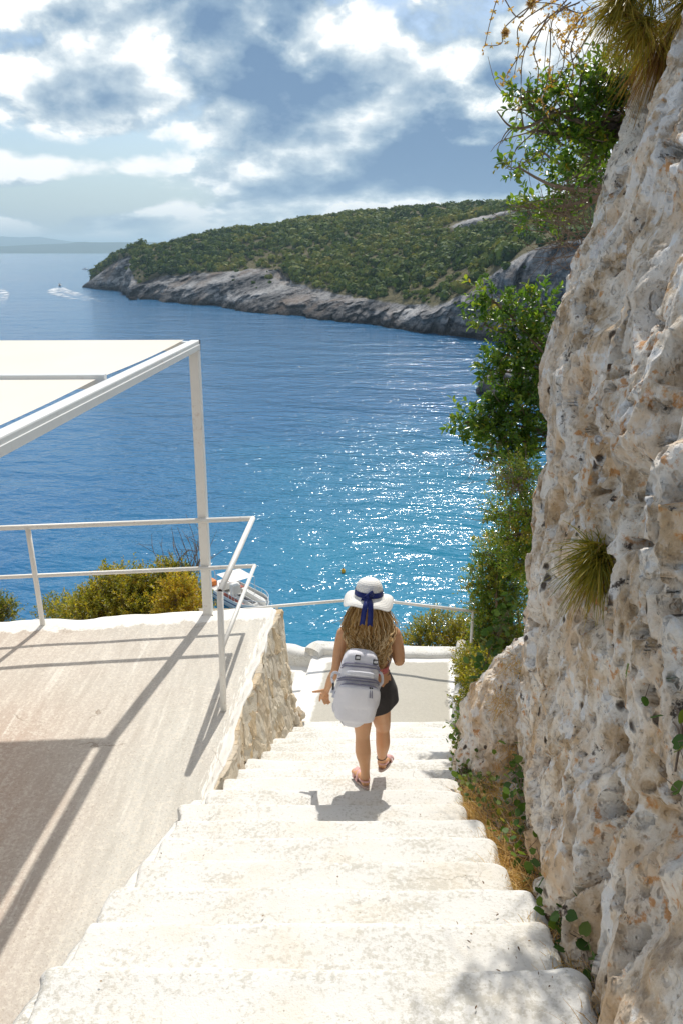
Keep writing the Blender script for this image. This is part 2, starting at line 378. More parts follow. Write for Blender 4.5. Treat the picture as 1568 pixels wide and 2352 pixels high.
    rock = t.mix(t.rng(t.noise(0.035, t.scl(p, (1.4, 1.4, 0.6)), 5, 0.6), 0.53, 0.66, 0, 0.7), rock, (0.27, 0.205, 0.16, 1))
    sp = t.n('SeparateXYZ', {0: p})
    rock = t.mix(t.rng(t.m('ADD', sp.outputs[2], t.m('MULTIPLY', nf, 2.5)), SEA + 2.0, SEA + 5.5, 0.88, 0.0), rock, (0.02, 0.018, 0.02, 1))
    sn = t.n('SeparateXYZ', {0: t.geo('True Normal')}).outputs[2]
    stain_shade = t.m('MULTIPLY', t.rng(t.noise(0.30, t.scl(p, (1, 1, 0.10)), 5, 0.65), 0.42, 0.60), t.rng(sn, 0.65, 0.25))  # water streaks that also paint the cliffs' shade onto steep faces
    rock = t.mix(t.m('MULTIPLY', stain_shade, 0.85), rock, (0.050, 0.052, 0.06, 1))
    soil = t.mix(nf, (0.085, 0.088, 0.038, 1), (0.23, 0.19, 0.11, 1))
    c = t.mix(t.rng(t.m('ADD', t.att('rock'), t.m('MULTIPLY', t.m('SUBTRACT', n, 0.5), 0.6)), 0.4, 0.6), soil, rock)
    hgt = t.m('ADD', t.m('MULTIPLY', strata, 1.4), t.m('MULTIPLY', nf, 0.7))
    t.out(t.bsdf(c, 0.95, t.bump(hgt, 3.2, 0.9), 0.1))
    t = mat('far_land'); p = t.geo()
    c = t.mix(t.noise(0.004, p, 6, 0.65), (0.05, 0.085, 0.085, 1), (0.12, 0.14, 0.12, 1))
    t.out(t.bsdf(c, 1.0, None, 0.0))
    t = mat('hillside_soil'); p = t.geo()
    c = t.mix(t.noise(6, p, 6, 0.7), (0.14, 0.10, 0.055, 1), (0.36, 0.30, 0.20, 1))
    c = t.mix(t.rng(t.noise(1.2, p, 5, 0.6), 0.52, 0.62), c, (0.52, 0.49, 0.44, 1))
    t.out(t.bsdf(c, 0.95, t.bump(t.noise(14, p, 6, 0.7), 0.08, 0.9), 0.1))
    # leaves: colour by leaf (attribute tint), some light through the blade
    def leaf(name, cols, trans=0.35, rough=0.38, spec=0.45):
        t = mat(name); tint = t.att('tint'); p = t.geo()
        c = t.ramp(t.m('ADD', tint, t.m('MULTIPLY', t.m('SUBTRACT', t.noise(2.5, p, 3), 0.5), 0.35)), [(i / (len(cols) - 1), k) for i, k in enumerate(cols)])
        b = t.bsdf(c, rough, None, spec)
        tr = t.n('BsdfTranslucent', {0: t.mix(1.0, c, (1.5, 1.45, 0.55, 1), 'MULTIPLY')}).outputs[0]
        t.out(t.n('MixShader', {0: trans, 1: b, 2: tr}).outputs[0])
    leaf('leaf_glossy', [(0.042, 0.10, 0.016), (0.085, 0.175, 0.025), (0.17, 0.26, 0.034), (0.29, 0.31, 0.04), (0.36, 0.27, 0.05)], 0.48, 0.30, 0.5)
    leaf('leaf_shrub', [(0.085, 0.115, 0.015), (0.18, 0.195, 0.022), (0.31, 0.285, 0.028), (0.42, 0.34, 0.034), (0.48, 0.30, 0.036)], 0.56)
    leaf('leaf_vine', [(0.03, 0.075, 0.016), (0.06, 0.125, 0.022), (0.11, 0.175, 0.03), (0.19, 0.21, 0.045), (0.40, 0.26, 0.03)], 0.36, 0.55, 0.3)
    leaf('leaf_far', [(0.026, 0.055, 0.018), (0.065, 0.11, 0.026), (0.13, 0.17, 0.034), (0.21, 0.215, 0.045), (0.26, 0.22, 0.07)], 0.18, 0.7, 0.1)
    leaf('leaf_needle', [(0.13, 0.14, 0.018), (0.24, 0.22, 0.026), (0.36, 0.28, 0.032), (0.42, 0.29, 0.045), (0.22, 0.11, 0.035)], 0.32, 0.5)
    leaf('straw', [(0.46, 0.27, 0.09), (0.60, 0.40, 0.15), (0.68, 0.50, 0.24), (0.50, 0.25, 0.07), (0.74, 0.60, 0.34)], 0.2, 0.7, 0.2)
    leaf('litter', [(0.10, 0.055, 0.03), (0.17, 0.10, 0.05), (0.30, 0.19, 0.09), (0.09, 0.055, 0.045), (0.22, 0.12, 0.05)], 0.1, 0.8, 0.2)
    leaf('flower', [(0.55, 0.28, 0.03), (0.66, 0.38, 0.05), (0.60, 0.44, 0.18), (0.70, 0.52, 0.30), (0.62, 0.34, 0.08)], 0.3, 0.7, 0.2)
    t = mat('twig'); p = t.geo()
    c = t.mix(t.noise(14, p, 4, 0.6), (0.10, 0.065, 0.045, 1), (0.30, 0.23, 0.17, 1)); t.out(t.bsdf(c, 0.9, t.bump(t.noise(90, p), 0.004), 0.1))
    # sea
    t = mat('sea_water'); p = t.geo()
    sw = t.scl(t.n('Mapping', {'Vector': p, 'Rotation': (0, 0, R(14))}).outputs[0], (0.6, 1.0, 1.0))
    w1 = t.noise(0.085, sw, 2, 0.5, 0.3); w2 = t.noise(0.45, sw, 2, 0.5, 0.4); w3 = t.noise(2.1, sw, 2, 0.55, 0.5)
    w4 = t.noise(5.5, sw, 1, 0.5, 0.3)
    gust = t.noise(0.013, t.scl(sw, (0.7, 1.6, 1)), 4, 0.55)
    h = t.m('ADD', t.m('MULTIPLY', w1, 1.5), t.m('ADD', t.m('MULTIPLY', w2, 0.60), t.m('ADD', t.m('MULTIPLY', w3, 0.155), t.m('MULTIPLY', w4, 0.035))))
    b = t.bump(h, 1.0, t.rng(gust, 0.3, 0.7, 0.75, 1.0))
    sp = t.n('SeparateXYZ', {0: p})
    # turquoise over the pale shallow bed inside the cove, deep blue outside
    dx = t.m('SUBTRACT', sp.outputs[0], 16.0); dy = t.m('SUBTRACT', sp.outputs[1], 48.0)
    q = t.m('SQRT', t.m('ADD', t.m('POWER', t.m('DIVIDE', dx, 34.0), 2.0), t.m('POWER', t.m('DIVIDE', dy, 62.0), 2.0)))
    sh = t.rng(t.m('ADD', q, t.m('MULTIPLY', t.m('SUBTRACT', t.noise(0.045, p, 5, 0.6), 0.5), 0.9)), 0.35, 1.45, 1.0, 0.0, True)
    body = t.mix(sh, t.mix(gust, (0.014, 0.105, 0.245, 1), (0.024, 0.15, 0.31, 1)), (0.018, 0.195, 0.32, 1))
    t.out(t.bsdf(body, 0.135, b, 0.5, **{'IOR': 1.333}))
    # foam of the wakes
    t = mat('foam'); p = t.geo()
    a = t.m('MULTIPLY', t.att('foam'), t.rng(t.noise(0.22, p, 6, 0.72), 0.36, 0.62))
    d = t.bsdf((0.82, 0.84, 0.85, 1), 0.8, None, 0.1); tr = t.n('BsdfTransparent').outputs[0]
    t.out(t.n('MixShader', {0: t.rng(a, 0.12, 0.5), 1: tr, 2: d}).outputs[0])
    # person
    t = mat('skin'); p = t.geo()
    c = t.mix(t.noise(9, p, 3), (0.58, 0.30, 0.15, 1), (0.66, 0.365, 0.20, 1))
    t.out(t.bsdf(c, 0.5, t.bump(t.noise(260, p, 2), 0.001, 0.3), 0.35, **{'Subsurface Weight': 0.12, 'Subsurface Radius': (0.01, 0.004, 0.002), 'Subsurface Scale': 0.6}))
    t = mat('hair'); tint = t.att('tint')
    c = t.ramp(tint, [(0.0, (0.12, 0.052, 0.014)), (0.3, (0.36, 0.18, 0.05)), (0.65, (0.64, 0.39, 0.14)), (1.0, (0.86, 0.65, 0.36))])
    b = t.bsdf(c, 0.5, None, 0.15); tr = t.n('BsdfTranslucent', {0: c}).outputs[0]
    t.out(t.n('MixShader', {0: 0.32, 1: b, 2: tr}).outputs[0])
    t = mat('straw_hat'); p = t.n('TexCoord').outputs['Object']
    v = t.att('ring'); w = t.m('SINE', t.m('MULTIPLY', v, 420.0))
    c = t.mix(t.rng(w, -1, 1), (0.80, 0.775, 0.72, 1), (0.84, 0.82, 0.775, 1))
    t.out(t.bsdf(c, 0.75, t.bump(t.m('ADD', t.m('MULTIPLY', w, 0.5), t.m('MULTIPLY', t.noise(380, p, 2), 0.4)), 0.0009, 0.7), 0.25))
    def cloth(name, c0, c1, rough=0.75, sc=300, bd=0.0012, sheen=0.15):
        t = mat(name); p = t.n('TexCoord').outputs['Object']
        c = t.mix(t.noise(sc / 12, p, 4, 0.6), c0, c1)
        wv = t.m('ADD', t.noise(sc, p, 2), t.m('MULTIPLY', t.noise(11, p, 4, 0.5), 8.0))
        t.out(t.bsdf(c, rough, t.bump(wv, bd, 0.6), 0.25, **{'Sheen Weight': sheen}))
    cloth('ribbon_navy', (0.004, 0.012, 0.115), (0.007, 0.022, 0.165), 0.45, 400, 0.0006)
    cloth('pack_nylon', (0.70, 0.69, 0.735), (0.78, 0.77, 0.80), 0.6, 350, 0.0018)
    cloth('pack_shade', (0.20, 0.195, 0.27), (0.26, 0.255, 0.34), 0.6, 350, 0.0012)
    cloth('pack_strap', (0.64, 0.64, 0.69), (0.74, 0.74, 0.78), 0.65, 300, 0.001)
    cloth('black_denim', (0.030, 0.026, 0.026), (0.062, 0.055, 0.053), 0.85, 420, 0.001)
    cloth('pink_cotton', (0.50, 0.13, 0.13), (0.60, 0.18, 0.17), 0.85, 420, 0.001)
    cloth('sandal_pink', (0.62, 0.34, 0.32), (0.70, 0.42, 0.40), 0.6, 300, 0.0008)
    cloth('sandal_sole', (0.40, 0.30, 0.27), (0.48, 0.37, 0.33), 0.7, 300, 0.0008)
    t = mat('leopard'); p = t.n('TexCoord').outputs['Object']
    f = t.m('ADD', t.voro(95, p), t.m('MULTIPLY', t.noise(120, p, 3), 0.5))
    t.out(t.bsdf(t.ramp(f, [(0.52, (0.03, 0.02, 0.015)), (0.62, (0.42, 0.27, 0.15)), (0.8, (0.62, 0.50, 0.38))], 'CONSTANT'), 0.7))
    # air
    t = mat('haze_air')
    t.out(None, t.n('VolumePrincipled', {'Color': (0.60, 0.83, 1.0, 1), 'Density': 0.00016, 'Anisotropy': 0.2}).outputs[0])
build_materials()

# ================================================================== THE SETTING
def structure(o, label=None): return tag(o, label, None, None, 'structure')

# ---- sea: fine near, reaching past the horizon
def build_sea():
    xs = [-60000, -9000, -1500, -300, -60, 0, 60, 300, 1500, 9000, 60000]; ys = [-800, -50, 20, 100, 300, 1000, 4000, 15000, 60000]
    V = [(x, y, SEA) for y in ys for x in xs]
    structure(obj('sea', V, gridf(len(xs), len(ys)), 'sea_water', origin=(0, 60, SEA)), 'deep blue open sea turning turquoise inside the cove')
build_sea()

# ---- distant coast, two ridges
def ridge(name, D, pts, label, depth):
    """pts: picture (x, y) along the crest; built as a real ridge at distance D"""
    px = np.array([p[0] for p in pts], float); py = np.array([p[1] for p in pts], float)
    xs = np.linspace(px[0], px[-1], 160); ys = np.interp(xs, px, py)
    rows = []
    crest = np.array([at(x, y, D) for x, y in zip(xs, ys)])
    crest[:, 2] += fbm(np.stack([crest[:, 0] * 0.004, crest[:, 1] * 0, crest[:, 0] * 0], 1), 5, 5, .6) * D * 0.0012
    crest[:, 2] = np.maximum(crest[:, 2], SEA + 2)
    for f, g in ((-1, 0.0), (-0.6, 0.35), (-0.3, 0.72), (0, 1.0), (0.5, 0.7), (1, 0)):
        r = crest.copy(); r[:, 1] += f * depth; r[:, 2] = (SEA - 3) + (crest[:, 2] - SEA + 3) * g
        r[:, 2] += fbm(r * 0.006, 8, 4) * (D * 0.0012) * (0 < g < 1); rows.append(r)
    structure(obj(name, np.concatenate(rows), gridf(160, 6), 'far_land', smooth=True), label)
ridge('distant_coast', 6500, [(-900, 560), (-300, 563), (0, 565), (60, 562), (160, 560), (175, 556), (250, 557), (340, 556), (366, 556), (385, 563), (470, 568), (700, 572)], 'low hazy blue coast across the open sea', 900)
ridge('distant_mountain', 10500, [(-1500, 560), (-700, 546), (-300, 544), (0, 543), (90, 545), (150, 553), (230, 562), (420, 571)], 'faint pale mountain far behind the low coast', 1800)

# ---- headland across the cove
COLS = [((190, 660), (205, 648, 5), (225, 632, 14)), ((222, 664), (250, 614, 11), (262, 603, 25)), ((285, 671), (300, 590, 13), (325, 579, 34)), ((300, 685), (308, 648, 13), (375, 565, 70)),
        ((350, 691), (372, 640, 22), (450, 546, 115)), ((470, 702), (482, 628, 36), (560, 530, 150)), ((545, 714), (615, 622, 46), (680, 511, 172)), ((640, 723), (662, 655, 32), (760, 497, 186)),
        ((760, 737), (780, 684, 16), (870, 486, 195)), ((860, 750), (875, 702, 9), (990, 478, 200)), ((960, 766), (985, 710, 7), (1090, 474, 205)), ((1060, 777), (1075, 676, 7), (1180, 469, 205)),
        ((1150, 788), (1155, 618, 8), (1270, 462, 200)), ((1260, 804), (1270, 565, 9), (1400, 440, 190)), ((1420, 822), (1440, 545, 9), (1600, 430, 180)), ((1650, 850), (1700, 520, 34), (1900, 420, 170))]
def build_headland():
    W, Ct, H = [], [], []
    for (wx, wy), (cx, cy, cs), (hx, hy, hs) in COLS:
        w = atz(wx, wy, SEA); W.append(w); Ct.append(at(cx, cy, w[1] + cs)); H.append(at(hx, hy, w[1] + hs))
    NU = 460
    W, Ct, H = spline(W, NU), spline(Ct, NU), spline(H, NU)
    rows = []; rk = []
    def row(P, r): rows.append(P); rk.append(np.full(NU, r))
    u = np.linspace(0, len(COLS) - 1, NU)
    W0 = W.copy(); W0[:, 2] = SEA - 4; row(W0, 1)
    nc = 26
    for i in range(nc + 1):
        f = i / nc; P = W.copy(); g = f ** 1.5
        P[:, :2] += (Ct - W)[:, :2] * (0.25 * f + 0.75 * g)[None, None] if False else (Ct - W)[:, :2] * (0.35 * f + 0.65 * f ** 2)
        P[:, 2] += (Ct - W)[:, 2] * (1 - (1 - f) ** 1.25); row(P, 1)
    nh = 70
    band = np.exp(-((u - 10.7) / 1.05) ** 4)          # the upper cliff band
    band2 = np.exp(-((u - 12.6) / 0.8) ** 4)
    for i in range(1, nh + 1):
        f = i / nh
        # horizontal progress held back, height let up, where the band stands
        c0 = 0.60 + 0.03 * np.sin(u * 3)
        step = sstep(0, 1, np.clip((f - c0) / 0.085, 0, 1))
        hz = f - band * 0.10 * (np.clip((f - c0 + 0.10) / 0.10, 0, 1) * (1 - step)) * 0 - band * 0.055 * np.exp(-((f - c0 - 0.04) / 0.06) ** 2)
        zz = f + band * 0.055 * (step - np.clip((f - c0 + 0.25) / 0.58, 0, 1))
        P = Ct + (H - Ct) * np.stack([hz, hz, zz], 1)
        P[:, 2] += np.sin(np.pi * f) * 4.5
        row(P, 0)
        rk[-1] = np.clip(1 - f * 26, 0, 1) + band * np.exp(-((f - c0 - 0.045) / 0.045) ** 2) * 0.85
    for f in (0.06, 0.2, 0.5, 1.0):
        P = H.copy(); P[:, 1] += 260 * f; P[:, 2] += (SEA - 4 - H[:, 2]) * f ** 1.6; row(P, 0)
    V = np.concatenate(rows); rock = np.concatenate(rk)
    n1 = fbm(V * np.array([0.03, 0.03, 0.02]), 3, 4); n2 = fbm(V * np.array([0.10, 0.10, 0.16]), 9, 4, 0.6)
    n3 = fbm(V * 0.35, 21, 3, 0.6)
    above = np.clip((V[:, 2] - SEA + 2) / 6, 0, 1)
    fade = np.clip((V[:, 0] + 175) / 40, 0.25, 1)
    nv = fbm(V * np.array([0.16, 0.16, 0.03]), 55, 4, 0.6)
    V[:, 1] += (n1 * 9 * (0.3 + 0.7 * rock) + n2 * 4.5 * rock + nv * 5.0 * rock + n3 * 2.0 * rock) * fade
    V[:, 0] += (n1 * 3 + n2 * 2.5 * rock) * fade
    V[:, 2] += above * (n1 * 3.0 * (1 - rock) + n2 * (1.2 + 0.6 * rock) + n3 * 0.7 * rock) * fade
    Fc = gridf(NU, len(rows))
    hd = obj('headland', V, Fc, 'headland_ground', smooth=True, attrs={'rock': rock}, origin=(0, 300, SEA))
    structure(hd, 'green headland of pale bedded limestone closing the cove')
    # scrub cover: thousands of bushes that read as one mass
    A, B, Cc, D = (V[Fc[:, k]] for k in range(4))
    nrm = np.cross(Cc - A, D - B); ar = np.linalg.norm(nrm, axis=1) + 1e-9; nrm /= ar[:, None]; nrm *= np.sign(nrm[:, 2])[:, None]
    rf = rock[Fc].mean(1); ctr = (A + B + Cc + D) / 4
    g = fbm(ctr * 0.022, 31, 3)
    gap = sstep(-0.45, 0.05, g) * 0.6 + 0.4
    wgt = ar * (nrm[:, 2] > 0.35) * np.clip(1 - rf * 1.6, 0.0, 1) * gap
    wgt *= np.clip(1.2 - np.arange(len(Fc)) // (NU - 1) / (nc + nh) * 0.25, 0, 2) * (np.arange(len(Fc)) // (NU - 1) < nc + nh + 3) * (np.arange(len(Fc)) // (NU - 1) > nc - 3)
    NB = 9000
    wgt += ar * 0.03 * (rf > 0.3) * (nrm[:, 2] > 0.5) * (ctr[:, 2] > SEA + 8)
    fi = RNG.choice(len(Fc), NB, p=wgt / wgt.sum())
    a, b = RNG.random(NB), RNG.random(NB)
    c = A[fi] * ((1 - a) * (1 - b))[:, None] + B[fi] * (a * (1 - b))[:, None] + Cc[fi] * (a * b)[:, None] + D[fi] * ((1 - a) * b)[:, None]
    rad = (0.75 + 2.1 * RNG.random(NB) ** 2.2) * (1.0 + 0.55 * fbm(c * 0.045, 99, 3)) * np.where(rf[fi] > 0.3, 0.6, 1)
    tint = np.clip(0.40 + 0.48 * fbm(c * 0.022, 77, 4) + RNG.normal(0, 0.14, NB), 0, 1)
    K = 40
    dirs = RNG.normal(size=(NB, K, 3)); dirs /= np.linalg.norm(dirs, axis=2)[:, :, None]; dirs[:, :, 2] = np.where(dirs[:, :, 2] < -0.25, -dirs[:, :, 2], dirs[:, :, 2])
    lump = 0.70 + 0.55 * RNG.random((NB, K)) ** 1.5
    pos = c[:, None] + dirs * (rad[:, None] * lump)[:, :, None] * np.array([1.05, 1.05, 0.82]) + np.array([0, 0, 0.25]) * rad[:, None, None]
    sz = (0.16 + 0.30 * RNG.random((NB, K)))  * (0.25 + rad[:, None] * 0.85)
    t1 = np.cross(dirs, RNG.normal(size=(NB, K, 3))); t1 /= np.linalg.norm(t1, axis=2)[:, :, None] + 1e-9
    nn = dirs + RNG.normal(size=(NB, K, 3)) * 0.35; t2 = np.cross(nn, t1); t2 /= np.linalg.norm(t2, axis=2)[:, :, None] + 1e-9
    t1 = t1 * sz[:, :, None]; t2 = t2 * sz[:, :, None] * 0.8
    Q = np.stack([pos - t1 - t2 * .4, pos + t1 * .5 - t2, pos + t1 + t2 * .5, pos - t1 * .4 + t2], 2).reshape(-1, 3)
    tt = np.clip(tint[:, None] + RNG.normal(0, 0.10, (NB, K)), 0, 1).ravel().repeat(4)
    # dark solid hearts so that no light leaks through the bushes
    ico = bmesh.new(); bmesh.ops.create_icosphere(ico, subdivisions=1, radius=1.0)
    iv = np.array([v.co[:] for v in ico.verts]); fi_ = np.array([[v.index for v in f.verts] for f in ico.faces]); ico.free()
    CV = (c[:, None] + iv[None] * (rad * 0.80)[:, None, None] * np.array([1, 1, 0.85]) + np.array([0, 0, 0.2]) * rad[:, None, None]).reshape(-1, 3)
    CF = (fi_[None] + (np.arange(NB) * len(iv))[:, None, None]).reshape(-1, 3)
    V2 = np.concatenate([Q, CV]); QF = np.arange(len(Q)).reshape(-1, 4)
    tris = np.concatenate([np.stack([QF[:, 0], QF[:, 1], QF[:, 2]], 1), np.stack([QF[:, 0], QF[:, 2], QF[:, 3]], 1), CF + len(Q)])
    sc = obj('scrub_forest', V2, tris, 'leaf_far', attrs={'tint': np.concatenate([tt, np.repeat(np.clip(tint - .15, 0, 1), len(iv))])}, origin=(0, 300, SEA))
    tag(sc, 'dense green maquis scrub covering the headland slope', 'scrub', None, 'stuff')
build_headland()

# ---- terrace, flat, 3.68 m below the camera
TZ = -3.68
YF = lambda x: 7.86 + (x + 0.70) * 0.139            # far rim
def xside(y): return -0.70 - (7.9 - y) * 0.068     # rim beside the stairs
def build_terrace():
    NU, NV = 150, 130
    V = np.zeros((NV, NU, 3)); ef = np.zeros((NV, NU)); es = np.zeros((NV, NU))
    tt = np.linspace(0, 1, NV) ** 0.75; ss = 1 - np.linspace(1, 0, NU) ** 1.9
    for j in range(NV):
        y0 = -1.5 + (7.86 + 1.5) * tt[j]
        xr = xside(y0)
        x = -10 + (xr + 10) * ss
        yy = y0 - (7.86 - YF(x)) * sstep(0.35, 1, tt[j])
        V[j, :, 0] = x; V[j, :, 1] = yy
        es[j] = xr - x; ef[j] = YF(x) - yy
    P = V.reshape(-1, 3); ef = ef.ravel(); es = es.ravel()
    wob = fbm(P * 2.3, 4, 3)
    nf = np.exp(-(ef / 0.20) ** 2)
    P[:, 1] += wob * 0.05 * np.exp(-(ef / 0.3) ** 2)
    P[:, 0] += fbm(P * 3.7 + 9, 6, 4, .6) * 0.055 * np.exp(-(es / 0.12) ** 2)
    P[:, 2] = TZ + fbm(P * 1.1, 2, 4) * 0.012 + nf * (0.035 + 0.02 * wob) - 0.05 * sstep(0.06, 0.0, ef) - 0.03 * sstep(0.05, 0.0, es)
    Vg = P.reshape(NV, NU, 3)
    # body of the slab below the rims
    far = Vg[-1].copy(); far2 = far.copy(); far2[:, 2] -= 1.9; far2[:, 1] += 0.05
    Fc = list(map(tuple, gridf(NU, NV))); n0 = NU * NV
    allV = np.concatenate([P, far2]); b = (NV - 1) * NU
    Fc += [(b + i, b + i + 1, n0 + i + 1, n0 + i) for i in range(NU - 1)]
    side = np.array([Vg[j, -1] for j in range(NV)]); side[:, 2] -= 0.16; side[:, 0] -= 0.004; n1 = len(allV); allV = np.concatenate([allV, side])
    Fc += [(j * NU + NU - 1, n1 + j, n1 + j + 1, (j + 1) * NU + NU - 1) for j in range(NV - 1)]
    ef = np.concatenate([ef, np.zeros(NU)]); es = np.concatenate([es, np.ones(NU)])
    o = obj('terrace', allV, Fc, 'terrace_concrete', smooth=True, attrs={'edge_far': np.concatenate([ef, np.ones(NV)]), 'edge_side': np.concatenate([es, np.zeros(NV)])}, origin=(-3, 4, TZ))
    structure(o, 'tan and rust stained concrete terrace with whitewashed rim')
build_terrace()

# ---- stairs: every step a piece of its own
ST, SH = 0.36, 0.173
def nose(j): return 4.633 + ST * j, -3.525 - SH * j
def xl_step(j):
    y = nose(j)[0]
    return -1.0 if j <= -1 else (xside(min(y, 7.9)) + 0.02 + 0.10 * min(1, (y - 4.6) / 2))
def xr_step(j):
    if j <= 0: return 0.84 + 0.05 * math.sin(j * 2.1)
    return 0.84 + 0.045 * j
def build_stairs():
    t = thing('staircase', 'whitewashed worn concrete steps running down to the landing', 'stairs', (0, 4.6, -3.9))
    rng = np.random.default_rng(5)
    for j in range(-11, 10):
        yN, zN = nose(j); x0, x1 = xl_step(j) + rng.normal(0, 0.012), xr_step(j) + rng.normal(0, 0.025)
        depth = ST + 0.07; NU = 90
        # profile across a tread: back of tread -> worn nosing -> riser
        rr = 0.040 + rng.random() * 0.018
        prof = [(-depth, 0.0)] + [(-depth + (depth - rr) * k / 9, 0.0) for k in range(1, 10)]
        prof += [(-rr + rr * math.sin(a), -rr + rr * math.cos(a)) for a in np.linspace(0.25, math.pi / 2, 6)] + [(0.0, -0.10), (0.004, -0.17), (0.004, -0.55)]
        prof = np.array(prof); NP = len(prof)
        x = x0 + (x1 - x0) * (0.5 - 0.5 * np.cos(np.linspace(0, np.pi, NU)))
        V = np.zeros((NP, NU, 3)); V[:, :, 0] = x[None]; V[:, :, 1] = yN + prof[:, 0][:, None]; V[:, :, 2] = zN + prof[:, 1][:, None]
        P = V.reshape(-1, 3).copy(); pr = np.repeat(prof[:, 0], NU)
        dl = P[:, 0] - x0; dr = x1 - P[:, 0]
        rl, rrr = (0.05 if j < 0 else 0.05), 0.07
        cl = np.clip(1 - dl / rl, 0, 1); cr = np.clip(1 - dr / rrr, 0, 1)
        rec = (1 - np.sqrt(1 - cl ** 2)) * rl * 0.75 + (1 - np.sqrt(1 - cr ** 2)) * rrr * 0.8
        front = np.clip((pr + depth) / depth, 0, 1)
        P[:, 1] -= rec * front ** 3
        P[:, 2] -= (1 - np.sqrt(1 - np.clip(1 - dl / 0.025, 0, 1) ** 2)) * 0.02 + (1 - np.sqrt(1 - np.clip(1 - dr / 0.08, 0, 1) ** 2)) * 0.06
        q = P.copy(); q[:, 1] += j * 7.3
        wob = fbm(q * np.array([2.2, 2.2, 2.2]), 3, 4)
        P[:, 1] += wob * 0.028 * front ** 2
        P[:, 2] += fbm(q * 3.5, 12, 4) * 0.011 - 0.010 * front
        P[:, 0] += fbm(q * 5, 15, 3) * 0.05 * (np.exp(-(dl / 0.05) ** 2) + np.exp(-(dr / 0.05) ** 2))
        # side faces
        L = P.reshape(NP, NU, 3)
        l2 = L[:, 0].copy(); l2[:, 2] = zN - 0.55; r2 = L[:, -1].copy(); r2[:, 2] = zN - 0.55
        Fc = list(map(tuple, gridf(NU, NP))); n0 = NP * NU
        Fc += [(i * NU, (i + 1) * NU, n0 + i + 1, n0 + i) for i in range(NP - 1)]
        Fc += [(i * NU + NU - 1, n0 + NP + i, n0 + NP + i + 1, (i + 1) * NU + NU - 1) for i in range(NP - 1)]
        obj('step', np.concatenate([P, l2, r2]), Fc, 'whitewash', t, smooth=True)
    # sloping cement string that closes the ends of the upper steps on the terrace side
    ys = np.linspace(0.6, 4.75, 70); V = []
    for y in ys:
        z = -3.525 - (y - 4.633) * SH / ST
        for dx, dz in ((0.03, -.60), (0.028, -.142), (0.015, -.130), (-.035, -.132), (-.060, -.15), (-.07, -1.0)): V.append((-1.0 + dx, y, z + dz))
    V = np.array(V); nz = fbm(V * 4, 61, 4); V[:, 0] += nz * .03; V[:, 2] += nz * .02
    obj('cement_string', V, gridf(6, 70), 'whitewash', t, smooth=True)
    # mass under the steps
    V = []
    for y in np.linspace(0.2, 8.2, 20):
        z = -3.525 - (y - 4.633) * SH / ST - 0.36
        for x in (-1.0, 1.4): V.append((x if y < 4.7 or x > 0 else xside(min(y, 7.9)) + .05, y, z))
    obj('underside', V, gridf(2, 20), 'white_plaster', t)
build_stairs()

# ---- landing at the foot and the tread beyond it, one step lower
LZ = -5.255
def poly_sheet(name, poly, z, m, label, edges, parent=None, n=46):
    """filled quad patch with distance-to-edge attribute; poly = 4 corners, edges = indices of sides that carry paint"""
    q = np.array(poly, float); u, v = np.meshgrid(np.linspace(0, 1, n), np.linspace(0, 1, n)); u = u.ravel()[:, None]; v = v.ravel()[:, None]
    P2 = q[0] * (1 - u) * (1 - v) + q[1] * u * (1 - v) + q[2] * u * v + q[3] * (1 - u) * v
    e = np.full(len(P2), 9.0)
    for k in edges:
        a, b = q[k], q[(k + 1) % 4]; d = (b - a) / np.linalg.norm(b - a); e = np.minimum(e, np.abs((P2 - a) @ np.array([-d[1], d[0]])))
    P = np.concatenate([P2, np.full((len(P2), 1), z)], 1); P[:, 2] += fbm(P * 2.0, 8, 3) * 0.010
    o = obj(name, P, gridf(n, n), m, parent, smooth=True, attrs={'edge': e})
    if parent is None: structure(o, label)
    return o
poly_sheet('landing', [(-0.64, 7.60), (1.42, 7.60), (1.66, 9.72), (-0.38, 9.72)], LZ, 'landing_cement', 'grey cement landing with white painted borders at the foot of the steps', (1, 2, 3))
poly_sheet('lower_landing', [(-2.6, 7.80), (-0.60, 7.80), (-0.385, 9.75), (-2.6, 9.75)], LZ - 0.17, 'landing_cement', 'lower grey tread with white edge beside the landing', (1, 2))
V, Fc = obox(((-0.64 - .38) / 2 + .03, 8.66, LZ - 0.15), (0.045, 0, 0), (0.13, 1.06, 0), (0, 0, 0.142)); structure(obj('landing_edge', V, Fc, 'white_plaster'), 'white drop edge between landing and lower tread')

# ---- low rounded parapets around the landing
def parapet(name, pts, h, w, label, seed):
    P = spline(pts, 60); T, A, B = frames(P)
    prof = [(-1, -9), (-1, 0), (-1, 0.55), (-0.85, 0.86), (-0.45, 1.0), (0.1, 1.02), (0.6, 0.96), (0.95, 0.75), (1, 0.3), (1, -0.8), (1, -9)]
    V = []
    for i, p in enumerate(P):
        side = np.array([A[i][0], A[i][1], 0]); side /= np.linalg.norm(side)
        for (a, b) in prof: V.append(p + side * a * w / 2 + np.array([0, 0, b * h]))
    V = np.array(V); n = fbm(V * 3.3, seed, 4); V += n[:, None] * np.array([0.015, 0.015, 0.013])
    n = len(prof); Fc = list(map(tuple, gridf(n, 60))) + [tuple(range(n)), tuple(range(59 * n + n - 1, 59 * n - 1, -1))]
    o = obj(name, V, Fc, 'whitewash', smooth=True); tag(o, label, 'wall'); return o
parapet('parapet', [(1.72, 9.74, LZ - .02), (1.0, 9.76, LZ - .01), (0.3, 9.80, LZ), (-0.15, 9.82, LZ + 0.03), (-0.30, 9.80, LZ + 0.05), (-.40, 9.70, LZ + .02)], 0.075, 0.26, 'low rounded white parapet along the seaward rim of the landing', 41)
